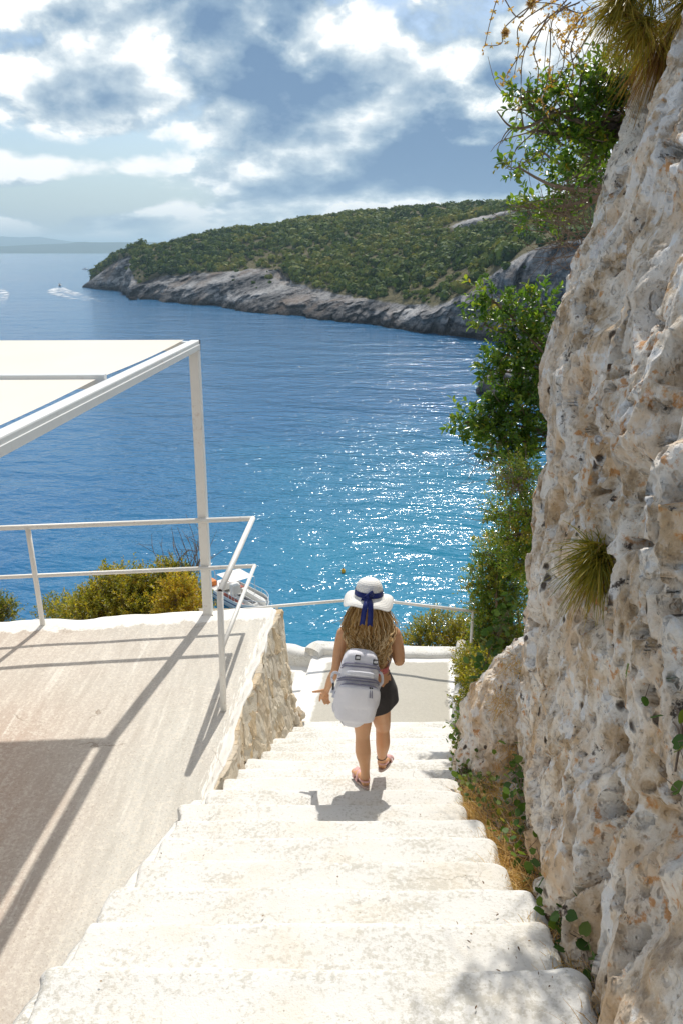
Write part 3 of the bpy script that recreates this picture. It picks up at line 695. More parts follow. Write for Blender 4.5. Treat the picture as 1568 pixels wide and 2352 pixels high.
parapet('parapet', [(-0.30, 9.80, LZ - 0.14), (-0.55, 9.84, LZ - 0.12), (-0.8, 9.90, LZ - 0.09), (-1.5, 10.0, LZ - 0.07), (-2.6, 10.05, LZ - .06)], 0.14, 0.26, 'low white parapet beyond the lower tread, next to the stone wall', 43)
parapet('parapet', [(1.30, 7.75, LZ + 0.02), (1.42, 8.4, LZ), (1.54, 9.1, LZ), (1.64, 9.78, LZ)], 0.20, 0.15, 'short white rubble kerb between the landing and the green bushes', 47)

# ---- hillside under and around everything, falling steeply to the water
def build_hillside():
    xs = np.concatenate([np.linspace(-40, -7, 16), np.linspace(-6.5, 6.5, 70), np.linspace(7, 60, 18)]); ys = np.concatenate([np.linspace(4, 18, 70), np.linspace(18.5, 60, 36)])
    X, Y = np.meshgrid(xs, ys); X = X.ravel(); Y = Y.ravel()
    Z = np.where(Y < 9.9, -5.95, -5.95 - (Y - 9.9) * 1.25)
    Z = Z - 0.20 * np.clip(9.0 - Y, 0, 2)
    mound = np.exp(-((X + 4.6) / 2.2) ** 2) * sstep(15, 10.5, Y) * np.where(Y > 8, 1, 0)   # bushy spur past the terrace
    Z = np.maximum(Z, -6.9 - 0.48 * (Y - 11)) * mound + Z * (1 - mound)
    # bank on the side of the rock
    bank = sstep(0.9, 2.1, X - 0.10 * np.clip(Y - 6, 0, 9)); top = -4.1 - 0.44 * np.clip(Y - 5, 0, 3.2) - 0.62 * np.clip(Y - 8.2, 0, 60) + 0.55 * np.clip(X - 2.0, 0, 6)
    Z = Z * (1 - bank) + np.maximum(Z, top) * bank
    P = np.stack([X, Y, Z], 1); P[:, 2] += fbm(P * 0.8, 51, 4) * 0.22 * (1 + 0.05 * np.clip(Y - 10, 0, 40)) - np.where((np.abs(X) < 1.9) & (Y < 10.2), .35, 0)
    P[:, 2] = np.where(X < -0.3, np.minimum(P[:, 2], np.where(Y < 9.8, -5.75, 99)), P[:, 2])
    P[:, 2] = np.maximum(P[:, 2], SEA - 7 + 0.3 * fbm(P * 0.3, 5, 2))
    o = obj('hillside', P, gridf(len(xs), len(ys)), 'hillside_soil', smooth=True, origin=(0, 12, -8)); structure(o, 'stony soil slope falling to the sea below the terrace')
build_hillside()

# ---- shore rocks at the water on the near side of the cove
def lump(name, c, r, seed, m, res=40, amp=0.28, freq=1.1, **kw):
    u, v = np.meshgrid(np.linspace(0, 2 * np.pi, res, endpoint=False), np.linspace(0.02, np.pi - 0.02, res)); u = u.ravel(); v = v.ravel()
    D = np.stack([np.cos(u) * np.sin(v), np.sin(u) * np.sin(v), np.cos(v)], 1)
    s = 1 + amp * fbm(D * freq + seed * 3.1, seed, 5, 0.55) + 0.10 * np.abs(fbm(D * 5 + seed, seed + 3, 3))
    P = np.array(c) + D * s[:, None] * np.array(r)
    return obj(name, P, gridf(res, res, True), m, smooth=True, **kw)
for k, (px, py, r, lab) in enumerate([((1195), 905, (8, 6, 4.5), 'dark wet rock at the waterline below the leafy shrubs'), (1290, 880, (10, 9, 9), 'tall grey shore rock behind the leafy shrubs'), (306, 689, (2.2, 2, 1.6), 'small dark rock off the tip of the pale slabs')]):
    c = atz(px, py, SEA); o = lump('shore_rock', c, r, 60 + k, 'headland_ground', 44, 0.35, 1.6, attrs=None); 
    at_ = o.data.attributes.new('rock', 'FLOAT', 'POINT'); at_.data.foreach_set('value', np.ones(len(o.data.vertices), dtype=np.float32))
    tag(o, lab, 'rock')

# ================================================================== STONE WALL beside the stairs
def clip_poly(poly, p, n):
    """keep the side where (q - p) . n <= 0"""
    out = []
    for i in range(len(poly)):
        a, b = poly[i], poly[(i + 1) % len(poly)]; da, db = (a - p) @ n, (b - p) @ n
        if da <= 0: out.append(a)
        if da * db < 0: out.append(a + (b - a) * (da / (da - db)))
    return out
def build_stone_wall():
    t = thing('stone_wall', 'rough tan rubble stone wall carrying the terrace beside the steps', 'wall', (-0.75, 6.4, -5.4))
    def face(a, b):          # a along Y, b metres below the rim -> world; the wall leans out towards its foot
        x = xside(a) + 0.015 + 0.145 * b + 0.03 * math.sin(a * 5 + b * 3); return np.array([x, a, TZ - 0.045 - b])
    rng = np.random.default_rng(3)
    A0, A1 = 4.35, 7.92
    seeds = []
    def depth(a): return max(0.06, min(1.95, (a - 4.35) * SH / ST + 0.10))
    tries = 0
    while len(seeds) < 150 and tries < 20000:
        tries += 1
        a = rng.uniform(A0, A1); b = rng.uniform(0, depth(a) + 0.05)
        if all(((a - s[0]) / 0.20) ** 2 + ((b - s[1]) / 0.27) ** 2 > 0.62 for s in seeds): seeds.append((a, b))
    S = np.array(seeds); sc = np.array([1 / 0.20, 1 / 0.27])
    for i, s in enumerate(S):
        poly = [np.array(p) for p in ((A0, 0.0), (A1, 0.0), (A1, 2.0), (A0, 2.0))]
        for k, q in enumerate(S):
            if k == i: continue
            d = (q - s) * sc
            if d @ d > 14: continue
            n = (q - s) * sc * sc; poly = clip_poly(poly, (s + q) / 2 - n / np.linalg.norm(n) * 0.002, n)
            if len(poly) < 3: break
        if len(poly) < 3: continue
        c = sum(poly) / len(poly)
        ring = []
        for a, b in zip(poly, poly[1:] + poly[:1]):           # roughened outline
            ring += [a, (a + b) / 2 + rng.normal(0, 0.010, 2)]
        h = rng.uniform(0.006, 0.020) * min(1, 0.4 + s[1] * 3); tilt = rng.normal(0, 0.06, 2)
        V = []; m = len(ring)
        for lay, (k, d) in enumerate(((1.0, -0.05), (0.99, h * 0.25), (0.93, h * 0.9), (0.6, h * 1.05))):
            for q in ring:
                w = c + (q - c) * k; p = face(*w); d2 = d + ((w - c) @ tilt * (lay > 0)) + rng.normal(0, 0.006) * (lay > 0)
                V.append(p + np.array([d2, 0, d2 * 0.14]))
        V.append(face(*c) + np.array([h * 1.1, 0, 0]))
        Fc = [(l * m + q, l * m + (q + 1) % m, (l + 1) * m + (q + 1) % m, (l + 1) * m + q) for l in range(3) for q in range(m)] + [(3 * m + q, 3 * m + (q + 1) % m, 4 * m) for q in range(m)]
        obj('stone', V, Fc, 'wall_stone', t)
    # mortar bed behind the stones, with the end face
    ys = np.linspace(A0, A1, 90); bs = np.linspace(0, 1, 44); V = []
    for b in bs:
        for a in ys: V.append(face(a, b * 2.0))
    V = np.array(V); V[:, 0] += fbm(V * 9, 13, 4, 0.6) * 0.022 + 0.006
    n0 = len(V); back = []
    for b in bs: p = face(A1, b * 2.0); back.append((p[0] - 0.9, p[1] + 0.02, p[2]))
    Fc = list(map(tuple, gridf(90, 44))); V = np.concatenate([V, np.array(back)])
    Fc += [(k * 90 + 89, n0 + k, n0 + k + 1, (k + 1) * 90 + 89) for k in range(43)]
    obj('mortar', V, Fc, 'wall_mortar', t, smooth=True)
build_stone_wall()
# rubble buttress leaning at the foot of the wall's corner
def build_rubble():
    t = thing('rubble_buttress', 'lumpy tan rubble buttress at the foot of the stone wall corner', 'stones', (-0.5, 7.75, -5.45))
    rng = np.random.default_rng(9)
    for k in range(34):
        f = rng.random(); z = -5.40 + 1.0 * f; sp = 0.30 * (1 - f) + 0.05
        c = (-0.70 + sp * rng.uniform(-0.2, 1.0), 7.72 + rng.uniform(-0.32, 0.22) * (1.2 - f), z); r = (rng.uniform(0.05, 0.10), rng.uniform(0.06, 0.12), rng.uniform(0.08, 0.16))
        lump('stone', c, r, 200 + k, 'wall_stone', 9, 0.9, 1.3, parent=t)
build_rubble()

# ================================================================== RAILINGS AND CANOPY
def rail_pipe(name, P, r, parent, m='white_paint', n=12): V, Fc = tube(P, r, n); return obj(name, V, Fc, m, parent, smooth=True)
def build_terrace_railing():
    H = TZ + 1.08; Hm = TZ + 0.56
    c_top = atz(581, 1191, H); c_mid = c_top.copy(); c_mid[2] = Hm
    e_top = atz(506, 1358, H); e_base = atz(514, 1632, TZ)
    lt = atz(64, 1211, H); lb = atz(100, 1440, TZ)
    d = (atz(0, 1213, H) - c_top); d /= np.linalg.norm(d)
    far = c_top + d * 7.0
    t = thing('railing', 'white tubular handrail on the terrace rim beside the canopy post', 'railing', (lb[0], lb[1], TZ))
    rail_pipe('top_rail', [far, (far + c_top) / 2, c_top], 0.026, t)
    rail_pipe('middle_rail', [far + (0, 0, Hm - H), (far + c_top) / 2 + (0, 0, Hm - H), c_mid], 0.021, t)
    rail_pipe('side_rail', [c_top, (c_top + e_top) / 2, e_top], 0.026, t)
    nb = np.array([e_top[0] - 0.01, e_top[1], Hm])
    rail_pipe('side_middle_rail', [c_mid, (c_mid + nb) / 2, nb], 0.019, t)
    post_b = e_base; V, Fc = tube([post_b - (0, 0, .03), (post_b + e_top) / 2, e_top], 0.026, 12); obj('post', V, Fc, 'white_paint', t, smooth=True)
    V, Fc = tube([lb - (0, 0, .03), (lb + lt) / 2, lt], 0.026, 12); obj('post', V, Fc, 'white_paint', t, smooth=True)
    for k in (1, 2):
        b = lb + d * 1.75 * k; p = lt + d * 1.75 * k; V, Fc = tube([b - (0, 0, .03), p], 0.026, 12); obj('post', V, Fc, 'white_paint', t, smooth=True)
    # dark rust-brown disc painting in the shaded bore at the cut rail end
    ax = (e_top - c_top) / np.linalg.norm(e_top - c_top)
    V, Fc = tube([e_top + ax * 0.001, e_top + ax * 0.0022], 0.0195, 14); obj('bore_disc', V, Fc, 'pipe_bore', t)
    # weld knobs at the corner
    for q, r in ((c_top, 0.027), (c_mid, 0.022)):
        lump('corner_weld', q, (r, r, r), 3, 'white_paint', 10, 0.0, parent=t)
build_terrace_railing()

def build_canopy():
    CT = TZ + 2.86
    base = atz(479, 1413, TZ); corner = at(459, 789, base[1] + 0.06); corner[2] = CT
    near = at(0, 1030, 3.70); side_dir = np.array([-0.0525, -1.0, 0.0]); side_dir /= np.linalg.norm(side_dir)
    far_dir = np.array([-1.0, -0.0525 * 0.6, 0]); far_dir /= np.linalg.norm(far_dir)
    t = thing('canopy', 'cream fabric sun canopy on white square steel post and beams', 'canopy', (base[0], base[1], TZ))
    def beam(name, a, b, w, h, m='beam_paint', up=(0, 0, 1)):
        a, b = np.array(a, float), np.array(b, float); d = b - a; L = np.linalg.norm(d); d /= L; s = np.cross(d, up); s /= np.linalg.norm(s); u = np.cross(s, d)
        # slightly rounded hollow section
        pr = []; bv = min(w, h) * 0.12
        for sx, sy in ((1, 1), (-1, 1), (-1, -1), (1, -1)):
            cx, cy = sx * (w / 2 - bv), sy * (h / 2 - bv); a0 = {(1, 1): 0, (-1, 1): 90, (-1, -1): 180, (1, -1): 270}[(sx, sy)]
            for q in (0, 45, 90): pr.append((cx + bv * math.cos(R(a0 + q)), cy + bv * math.sin(R(a0 + q))))
        n = len(pr); V = [e + s * x + u * y for e in (a, b) for x, y in pr]
        Fc = [(i, (i + 1) % n, n + (i + 1) % n, n + i) for i in range(n)] + [tuple(range(n - 1, -1, -1)), tuple(range(n, 2 * n))]
        return obj(name, V, Fc, m, t)
    top = corner.copy(); hb = 0.095
    pz = np.array([base[0], base[1], 0])
    V0 = beam('post', (base[0], base[1], TZ - 0.02), (corner[0] - .045, corner[1] - 0.045, CT - hb), 0.095, 0.095, 'white_paint', up=(0.05, 1, 0))
    V, Fc = box(base[0] - .07, base[0] + .07, base[1] - .07, base[1] + .07, TZ - .01, TZ + .008); obj('foot_plate', V, Fc, 'white_paint', t)
    for bx_, by_ in ((-.052, -.052), (.052, -.052), (-.052, .052), (.052, .052)): V, Fc = tube([(base[0] + bx_, base[1] + by_, TZ + .006), (base[0] + bx_, base[1] + by_, TZ + .026)], .009, 6); obj('bolt', V, Fc, 'pipe_bore', t)
    c0 = corner + np.array([-0.045, -0.02, -hb / 2])
    s_end = c0 + side_dir * 7.4
    sb = beam('side_beam', c0 + np.array([0, 0.02, 0]), s_end, 0.09, hb)
    beam('beam_lip', c0 + np.array([0.047, 0.0, -0.016]), s_end + np.array([0.047, 0, -0.016]), 0.012, 0.05)
    V, Fc = obox(c0 + np.array([0.004, 0.024, 0]), (0.047, 0.002, 0), (0, 0.004, 0), (0, 0, hb / 2)); obj('end_cap', V, Fc, 'dark_plastic', t)
    beam('end_beam', c0 - side_dir * (-0.05) + far_dir * 0.05, c0 + far_dir * 7.5 + side_dir * 0.05, 0.08, hb - 0.012)
    # cross beams over the cloth
    for k, dd in enumerate((2.38, 4.75)):
        a = c0 + side_dir * dd + far_dir * 0.05; beam('cross_beam', a + (0, 0, 0.030), a + far_dir * 7.4 + (0, 0, 0.030), 0.06, 0.095)
    # cloth panels slung between the beams, leaving a slot along the side beam
    for a0, a1 in ((-0.01, 2.34), (2.42, 4.71), (4.79, 6.9)):
        NU, NV = 40, 20; V = []
        for j in range(NV):
            f = j / (NV - 1)
            for i in range(NU):
                g = i / (NU - 1); p = c0 + side_dir * (a0 + (a1 - a0) * f) + far_dir * (0.10 + 7.2 * g)
                p = p + np.array([0, 0, 0.050 - 0.014 * math.sin(math.pi * f) - 0.006 * math.sin(g * 40) * math.sin(math.pi * f)]); V.append(p)
        obj('cloth_panel', V, gridf(NU, NV), 'canvas', t, smooth=True)
build_canopy()

def build_landing_railing():
    Z = LZ + 0.735
    pts = [atz(540, 1402, Z), atz(636, 1392, Z), atz(838, 1375, Z), atz(1085, 1404, Z)]
    b = pts[-1].copy(); 
    t = thing('railing', 'thin white handrail above the landing parapet, seen against the sea', 'railing', (b[0], b[1], LZ - .1))
    rail_pipe('top_rail', pts[:3], 0.021, t); rail_pipe('top_rail', pts[2:], 0.021, t)
    for p in (pts[3], pts[2], pts[1]):
        V, Fc = tube([(p[0], p[1] + .02, LZ - 0.25), (p[0], p[1], Z)], 0.019, 10); obj('post', V, Fc, 'white_paint', t, smooth=True)
build_landing_railing()

# stepped path with a handrail on the slope beyond the terrace
def build_path():
    a = at(60, 1432, 17.0); b = at(195, 1384, 13.5); c = at(212, 1383, 13.2)
    t = thing('railing', 'white handrail of the stony path among bushes below the terrace', 'railing', (b[0], b[1], b[2] - .9))
    rail_pipe('top_rail', [a, (a + b) / 2, b], 0.028, t); rail_pipe('top_rail', [b, (b + c) / 2, c], 0.028, t)
    for p in (b, (a + b) / 2): V, Fc = tube([p - (0, 0, .95), p], 0.024, 8); obj('post', V, Fc, 'white_paint', t, smooth=True)
    off = np.array([0.55, 0.35, -0.95])
    V = []
    for f in np.linspace(-0.2, 1.2, 30):
        m = a + (b - a) * f
        for s in np.linspace(0, 1, 8): V.append(m + np.array([0.1, 0, -0.9]) + np.array([0.9, 0.9, 0.05]) * s)
    V = np.array(V); V[:, 2] += fbm(V * 4, 5, 3) * 0.06
    structure(obj('path', V, gridf(8, 30), 'hillside_soil', smooth=True), 'stony path descending past the bushes')
build_path()

# ================================================================== ROCK FACE AND BOULDER
SIL = [(1568, 90), (1480, 150), (1420, 330), (1384, 420), (1372, 520), (1330, 600), (1288, 720), (1256, 830), (1248, 1000), (1226, 1150), (1215, 1300), (1200, 1480), (1203, 1700), (1215, 1850)]
def build_rock():
    YS = 5.0
    pts = np.array([at(x, y, YS) for x, y in SIL]); o = np.argsort(pts[:, 2]); zk, xk = pts[o, 2], pts[o, 0]
    def Xs(z): return np.where(z > zk[-1], xk[-1] + (z - zk[-1]) * 1.6, np.interp(z, zk, xk))
    NU, NV = 520, 800
    zs = np.linspace(-4.7, 1.75, NV)
    # plan contour: along the stairs, round the corner, then away to the side
    yy = np.concatenate([np.linspace(0.45, 1.4, 30), np.linspace(1.41, 4.4, 370), np.linspace(4.41, 5.15, 80), np.full(40, 5.15)])
    tail = np.concatenate([np.zeros(480), np.linspace(0.02, 1.9, 40)])
    Y, Z = np.meshgrid(yy, zs); T = np.meshgrid(tail, zs)[0]
    xs = Xs(Z)
    X = xs - (5.0 - np.minimum(Y, 5.0)) * 0.125 + 0.05 * np.sin((Y - 1) * 1.4) * sstep(5.2, 4.2, Y)
    rnd = sstep(4.45, 5.15, Y); X = X + 0.10 * rnd ** 2 + T; Yw = Y + 0.25 * np.sin(np.clip(T, 0, 1) * 2.4)
    X -= 0.19 * sstep(4.6, 2.2, Y) * sstep(-1.6, -2.6, Z)
    X += 0.06 * sstep(0.15, -0.35, Z + 3.15 + 0.48 * (Y - 4.0))     # the foot tucks back into the soil
    P = np.stack([X, Yw, Z], 2)
    du = np.gradient(P, axis=1); dv = np.gradient(P, axis=0); N = np.cross(dv, du); N /= np.linalg.norm(N, axis=2)[:, :, None] + 1e-9
    N[N[:, :, 0] > 0.3] *= 1
    if N[NV // 2, 100, 0] > 0: N = -N
    P = P.reshape(-1, 3); N = N.reshape(-1, 3)
    h = fbm(P * np.array([1.3, 1.3, 0.9]), 3, 3) * 0.085
    warp = np.stack([fbm(P * 2.1 + k * 9, 30 + k, 3) for k in range(3)], 1) * 0.16
    q = P + warp
    fl = fbm(q * np.array([3.2, 3.2, 1.25]), 14, 5, 0.55); h += (0.5 - np.abs(fl) * 1.8) * 0.10          # vertical fluting with sharp ribs
    q2 = np.stack([q[:, 1] + 0.6 * q[:, 0], q[:, 2], np.zeros(len(q))], 1)
    sc, sid = worley(q2 * np.array([2.8, 1.8, 1]), 91, True); h -= 0.34 * np.clip(0.46 - sc, 0, 1) * (sid > .35)   # shallow scoops
    d1, i1 = worley(q2 * np.array([3.4, 2.4, 1]) + 7, 5, True); r1 = 0.10 + 0.13 * i1
    h -= (i1 > 0.50) * 0.20 * sstep(1.0, 0.6, d1 / r1)
    d2, i2 = worley(q2 * np.array([8.5, 5.8, 1]) + 3, 45, True); h -= (i2 > 0.60) * 0.13 * sstep(1.0, 0.6, d2 / (0.10 + 0.20 * i2))
    d3, i3 = worley(q2 * np.array([14, 11, 1]) + 5, 65, True); h -= (i3 > 0.62) * 0.07 * sstep(1.0, 0.55, d3 / (0.18 + 0.18 * i3)) * sstep(-.2, .2, fbm(q * 1.7 + 4, 83, 2))
    # long dark clefts
    cl = np.abs(fbm(q * np.array([1.1, 1.1, 0.55]) + 3, 71, 3)); h -= 0.16 * sstep(0.035, 0.0, cl) * sstep(-.05, .12, fbm(q * 1.4, 73, 2))
    h += fbm(q * 9, 19, 4, 0.6) * 0.010
    P = P + N * h[:, None]
    # the larger holes that can be told apart
    HO = [(1546, 352, 20, 27), (1464, 305, 6, 8), (1535, 1391, 26, 26), (1467, 1456, 17, 14), (1497, 1480, 9, 16), (1512, 746, 11, 14), (1446, 923, 7, 12), (1489, 1138, 7, 22), (1463, 1250, 34, 12), (1500, 1215, 10, 24), (1432, 2173, 17, 17), (1486, 1608, 26, 15), (1470, 1585, 9, 20),
          (1486, 1808, 18, 12), (1308, 1800, 8, 18), (1310, 1830, 5, 12), (1333, 1734, 8, 7), (1333, 1953, 9, 7), (1250, 1748, 10, 14), (1428, 1709, 12, 20), (1565, 1609, 14, 18), (1411, 2235, 11, 10), (1400, 890, 8, 10), (1530, 940, 7, 16), (1390, 780, 7, 9), (1480, 620, 7, 6), (1420, 1520, 7, 9), (1275, 1460, 6, 9), (1520, 1010, 22, 9), (1540, 1300, 12, 9), (1360, 1650, 7, 9), (1400, 1400, 6, 7), (1290, 1545, 5, 8), (1545, 1830, 16, 13), (1480, 2050, 9, 12), (1390, 2010, 8, 8)]
    dep = P[:, 1] * math.cos(TH) - P[:, 2] * math.sin(TH); upc = P[:, 1] * math.sin(TH) + P[:, 2] * math.cos(TH)
    qx = 784 + F * P[:, 0] / dep + fbm(P * 14, 88, 3) * 7; qy = 1176 - F * upc / dep + fbm(P * 14 + 5, 89, 3) * 7
    for hx, hy, rx, ry in HO:
        d = np.sqrt(((qx - hx) / rx) ** 2 + ((qy - hy) / ry) ** 2); P = P - N * (0.011 * min(rx, ry) * sstep(1.15, 0.55, d) * (d < 1.2))[:, None]
    top = np.clip((P[:, 2] - 1.1) / 0.6, 0, 1); P[:, 2] -= top * 0.15
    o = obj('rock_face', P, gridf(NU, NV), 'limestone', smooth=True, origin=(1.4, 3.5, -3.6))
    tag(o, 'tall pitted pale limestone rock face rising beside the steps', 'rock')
    from mathutils.bvhtree import BVHTree
    G = gridf(NU, NV); bvh = BVHTree.FromPolygons([Vector(v) for v in P[:: 1]], [tuple(map(int, f)) for f in G])
    def hit(px, py):
        r = bvh.ray_cast(Vector((0, 0, 0)), Vector(ray(px, py))); return np.array(r[0]), np.array(r[1])
    return hit
rock_hit = build_rock()
def build_boulder():
    res = 150; u, v = np.meshgrid(np.linspace(0, 2 * np.pi, res, endpoint=False), np.linspace(0.01, np.pi - 0.01, res)); u = u.ravel(); v = v.ravel()
    D = np.stack([np.cos(u) * np.sin(v), np.sin(u) * np.sin(v), np.cos(v)], 1)
    c = np.array([1.37, 5.50, -3.70]); r = np.array([0.345, 0.55, 0.70])
    P = c + np.sign(D) * np.abs(D) ** 0.85 * r
    h = fbm(P * 1.9, 7, 3) * 0.16 + (0.4 - np.abs(fbm(P * np.array([3.4, 3.4, 1.9]), 17, 5, 0.58))) * 0.17
    d1, i1 = worley(P * 5.0, 25); h -= (i1 > 0.55) * 0.06 * sstep(1.0, 0.35, d1 / (0.2 + 0.2 * i1)); h += fbm(P * 11, 27, 4, .62) * 0.045
    P = P + D * h[:, None]; P[:, 0] += 0.20 * (P[:, 2] + 3.6)
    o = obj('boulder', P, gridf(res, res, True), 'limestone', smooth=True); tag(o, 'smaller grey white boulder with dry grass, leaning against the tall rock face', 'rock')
build_boulder()
def verge_z(x, y):
    z = np.maximum(-3.525 - (y - 4.633) * SH / ST, -5.2); x0 = np.where(y < 4.6, 0.70, 0.72 + 0.11 * (y - 4.6))
    return z - 0.17 + 0.26 * sstep(0.08, 0.6, x - x0)
# soil verge between the steps and the rock
def build_verge():
    ys = np.linspace(0.3, 9.8, 120); V = []
    for y in ys:
        j = (y - 4.633) / ST; z = -3.525 - (y - 4.633) * SH / ST
        x0 = 0.70 if y < 4.6 else 0.72 + 0.11 * (y - 4.6)
        for s in np.linspace(0, 1, 26): V.append((x0 + s * 1.1, y, verge_z(x0 + s * 1.1, y)))
    V = np.array(V); V[:, 2] += fbm(V * 5, 33, 4) * 0.06
    structure(obj('soil_verge', V, gridf(26, 120), 'hillside_soil', smooth=True, origin=(1.2, 4, -3.6)), 'dry soil verge with grass between steps and rock')
build_verge()

# ================================================================== PLANTS
def leaf_mesh(pos, d, n, L, W, fold=0.25, tint=None):
    """pos base, d pointing to the tip, n leaf normal, per-leaf length and width -> verts, quads, tint"""
    d = d / (np.linalg.norm(d, axis=1)[:, None] + 1e-9); s = np.cross(d, n); s /= np.linalg.norm(s, axis=1)[:, None] + 1e-9; n = np.cross(s, d)
    L = L[:, None]; W = W[:, None]; up = n * W * fold
    V = np.stack([pos, pos + d * L * .34 - s * W * .46 + up, pos + d * L * .70 - s * W * .38 + up * .8, pos + d * L - n * L * .05,
                  pos + d * L * .70 + s * W * .38 + up * .8, pos + d * L * .34 + s * W * .46 + up], 1)
    k = np.arange(len(pos))[:, None] * 6
    Q = np.concatenate([k + np.array([0, 1, 2, 3]), k + np.array([3, 4, 5, 0])])
    return V.reshape(-1, 3), Q, np.repeat(tint, 6)
def unit(v): return v / (np.linalg.norm(v, axis=-1, keepdims=True) + 1e-9)
def shrub(name, label, cat, root, blobs, lm, L, W, per=10, tw=(0.10, 0.20), group=None, up=0.35, tint=(0.4, 0.16), seed=1, bare=0, spread=0.9, out=(-.3, -.2, 0), dens=1.0):
    """trunk with limbs and twigs, and a crown of single leaves set along the twigs"""
    rg = np.random.default_rng(seed); root = np.array(root, float)
    t = thing(name, label, cat, root, group)
    mb = MB(); LP, LD, LN, LT = [], [], [], []
    for (c, r, nt) in blobs:
        c = np.array(c, float); r = np.array(r if hasattr(r, '__len__') else (r, r, r), float)
        mid = (root + c) / 2 + rg.normal(0, 0.12, 3) * np.linalg.norm(c - root) * 0.5
        P = spline([root, mid, c], 9); V, Fc = tube(P, np.linspace(0.016, 0.006, 9) * (1 + 0.4 * np.linalg.norm(c - root)), 5); mb.add(V, Fc)
        nt = max(8, int(nt * dens)); D = unit(rg.normal(size=(nt, 3))); rad = rg.random(nt) ** 0.45
        B = c + D * r * rad[:, None]
        dv = unit(D * spread + np.array([0, 0, up]) + np.array(out) + rg.normal(0, 0.45, (nt, 3)))
        for k in range(nt):
            l = rg.uniform(*tw); n = int(per * rg.uniform(0.7, 1.2)); f = np.linspace(0.15, 1.0, n)
            bend = rg.normal(0, 0.25, 3); tp = B[k] + np.outer(f * l, dv[k]) + np.outer(f ** 2 * l * 0.5, bend)
            if k % 3 == 0:
                V, Fc = tube([B[k] - dv[k] * l * .6, B[k], tp[-1]], [0.0035, 0.0028, 0.0016], 3, False); mb.add(V, Fc)
            if k % 8 == 0:
                V, Fc = tube(spline([c, (c + B[k]) / 2 + rg.normal(0, .02, 3), B[k]], 5), np.linspace(0.006, 0.003, 5), 4, False); mb.add(V, Fc)
            side = unit(np.cross(dv[k], rg.normal(size=3))); b2 = np.cross(dv[k], side)
            ph = np.arange(n) * 2.4 + rg.random() * 6
            sd = np.outer(np.cos(ph), side) + np.outer(np.sin(ph), b2)
            LP.append(tp); LD.append(unit(sd * 0.85 + dv[k] * (0.35 + 0.5 * f[:, None]) + rg.normal(0, 0.15, (n, 3))))
            LN.append(unit(dv[k] * 0.5 + np.array([0, 0, 0.8]) + rg.normal(0, 0.35, (n, 3)))); LT.append(np.clip(tint[0] + rg.normal(0, tint[1]) + rg.normal(0, 0.07, n) + (rg.random(n) > 0.97) * 0.5, 0, 1))
    for k in range(bare):                               # leafless twigs sticking out
        c, r, nt = blobs[rg.integers(len(blobs))]; c = np.array(c, float); d = unit(rg.normal(size=3) + np.array([-0.5, -0.1, 0.3])); l = rg.uniform(0.2, 0.45)
        P = spline([c, c + d * l * .5 + rg.normal(0, .04, 3), c + d * l + rg.normal(0, .06, 3)], 8); V, Fc = tube(P, np.linspace(0.004, 0.0012, 8), 4, False); mb.add(V, Fc)
    mb.build('trunk', 'twig', t)
    p, d, n, ti = np.concatenate(LP), np.concatenate(LD), np.concatenate(LN), np.concatenate(LT)
    k = len(p); V, Q, tt = leaf_mesh(p, d, n, (lsc := rg.uniform(.55, 1.12, k)) * rg.uniform(*L, k), lsc * rg.uniform(*W, k), 0.22, ti)
    obj('crown', V, Q, lm, t, attrs={'tint': tt}); return t
def B_(x, y, Y, r, n, sq=(1, 1, 1)): return (at(x, y, Y), np.array(sq) * r, n)
def far_(Y, blobs): return [(at(x, y, Y + rg0), r * (Y + rg0) / 5.4, n) for (x, y, rg0, r, n) in blobs]

GL = dict(lm='leaf_glossy', dens=0.46)
shrub('hanging_shrub', 'glossy green shrub jutting from the rock over the steps, below the yellow grass', 'shrub', at(1440, 300, 4.85),
      far_(4.72, [(1195, 225, -.05, .10, 42), (1260, 255, 0, .11, 55), (1330, 215, 0, .13, 80), (1380, 280, .05, .16, 150), (1310, 310, .05, .14, 90), (1400, 180, .05, .13, 100), (1360, 360, .1, .13, 110), (1230, 300, 0, .06, 16), (1425, 235, .1, .14, 120), (1450, 180, .05, .12, 90)]),
      per=9, tw=(0.06, 0.13), seed=21, bare=16, tint=(0.36, 0.17), L=(0.034, 0.055), W=(0.020, 0.030), **GL)
shrub('hanging_shrub', 'leafy shrub tuft on a thin bare limb, midway down the rock corner', 'shrub', at(1400, 440, 6.9),
      far_(7.2, [(1190, 385, 0, .08, 40), (1240, 345, 0, .08, 30), (1300, 430, 0, .12, 90), (1350, 425, 0, .10, 80), (1215, 478, 0, .08, 46), (1275, 490, 0, .09, 50), (1355, 330, 0, .12, 90)]), per=9, tw=(0.08, 0.17), seed=22, bare=26, tint=(0.42, 0.18), L=(0.05, 0.08), W=(0.028, 0.042), **GL)
shrub('hanging_shrub', 'glossy broad leaved shrub against the dark cliff of the headland', 'shrub', at(1310, 860, 8.1),
      far_(8.0, [(1130, 690, 0, .10, 60), (1110, 745, 0, .06, 26), (1185, 740, 0, .13, 100), (1245, 700, .1, .10, 60), (1250, 780, .1, .12, 110), (1160, 815, 0, .11, 80), (1215, 840, .1, .11, 90), (1130, 850, 0, .06, 26)]),
      per=10, tw=(0.09, 0.19), seed=23, bare=6, tint=(0.34, 0.15), L=(0.06, 0.095), W=(0.034, 0.050), **GL)
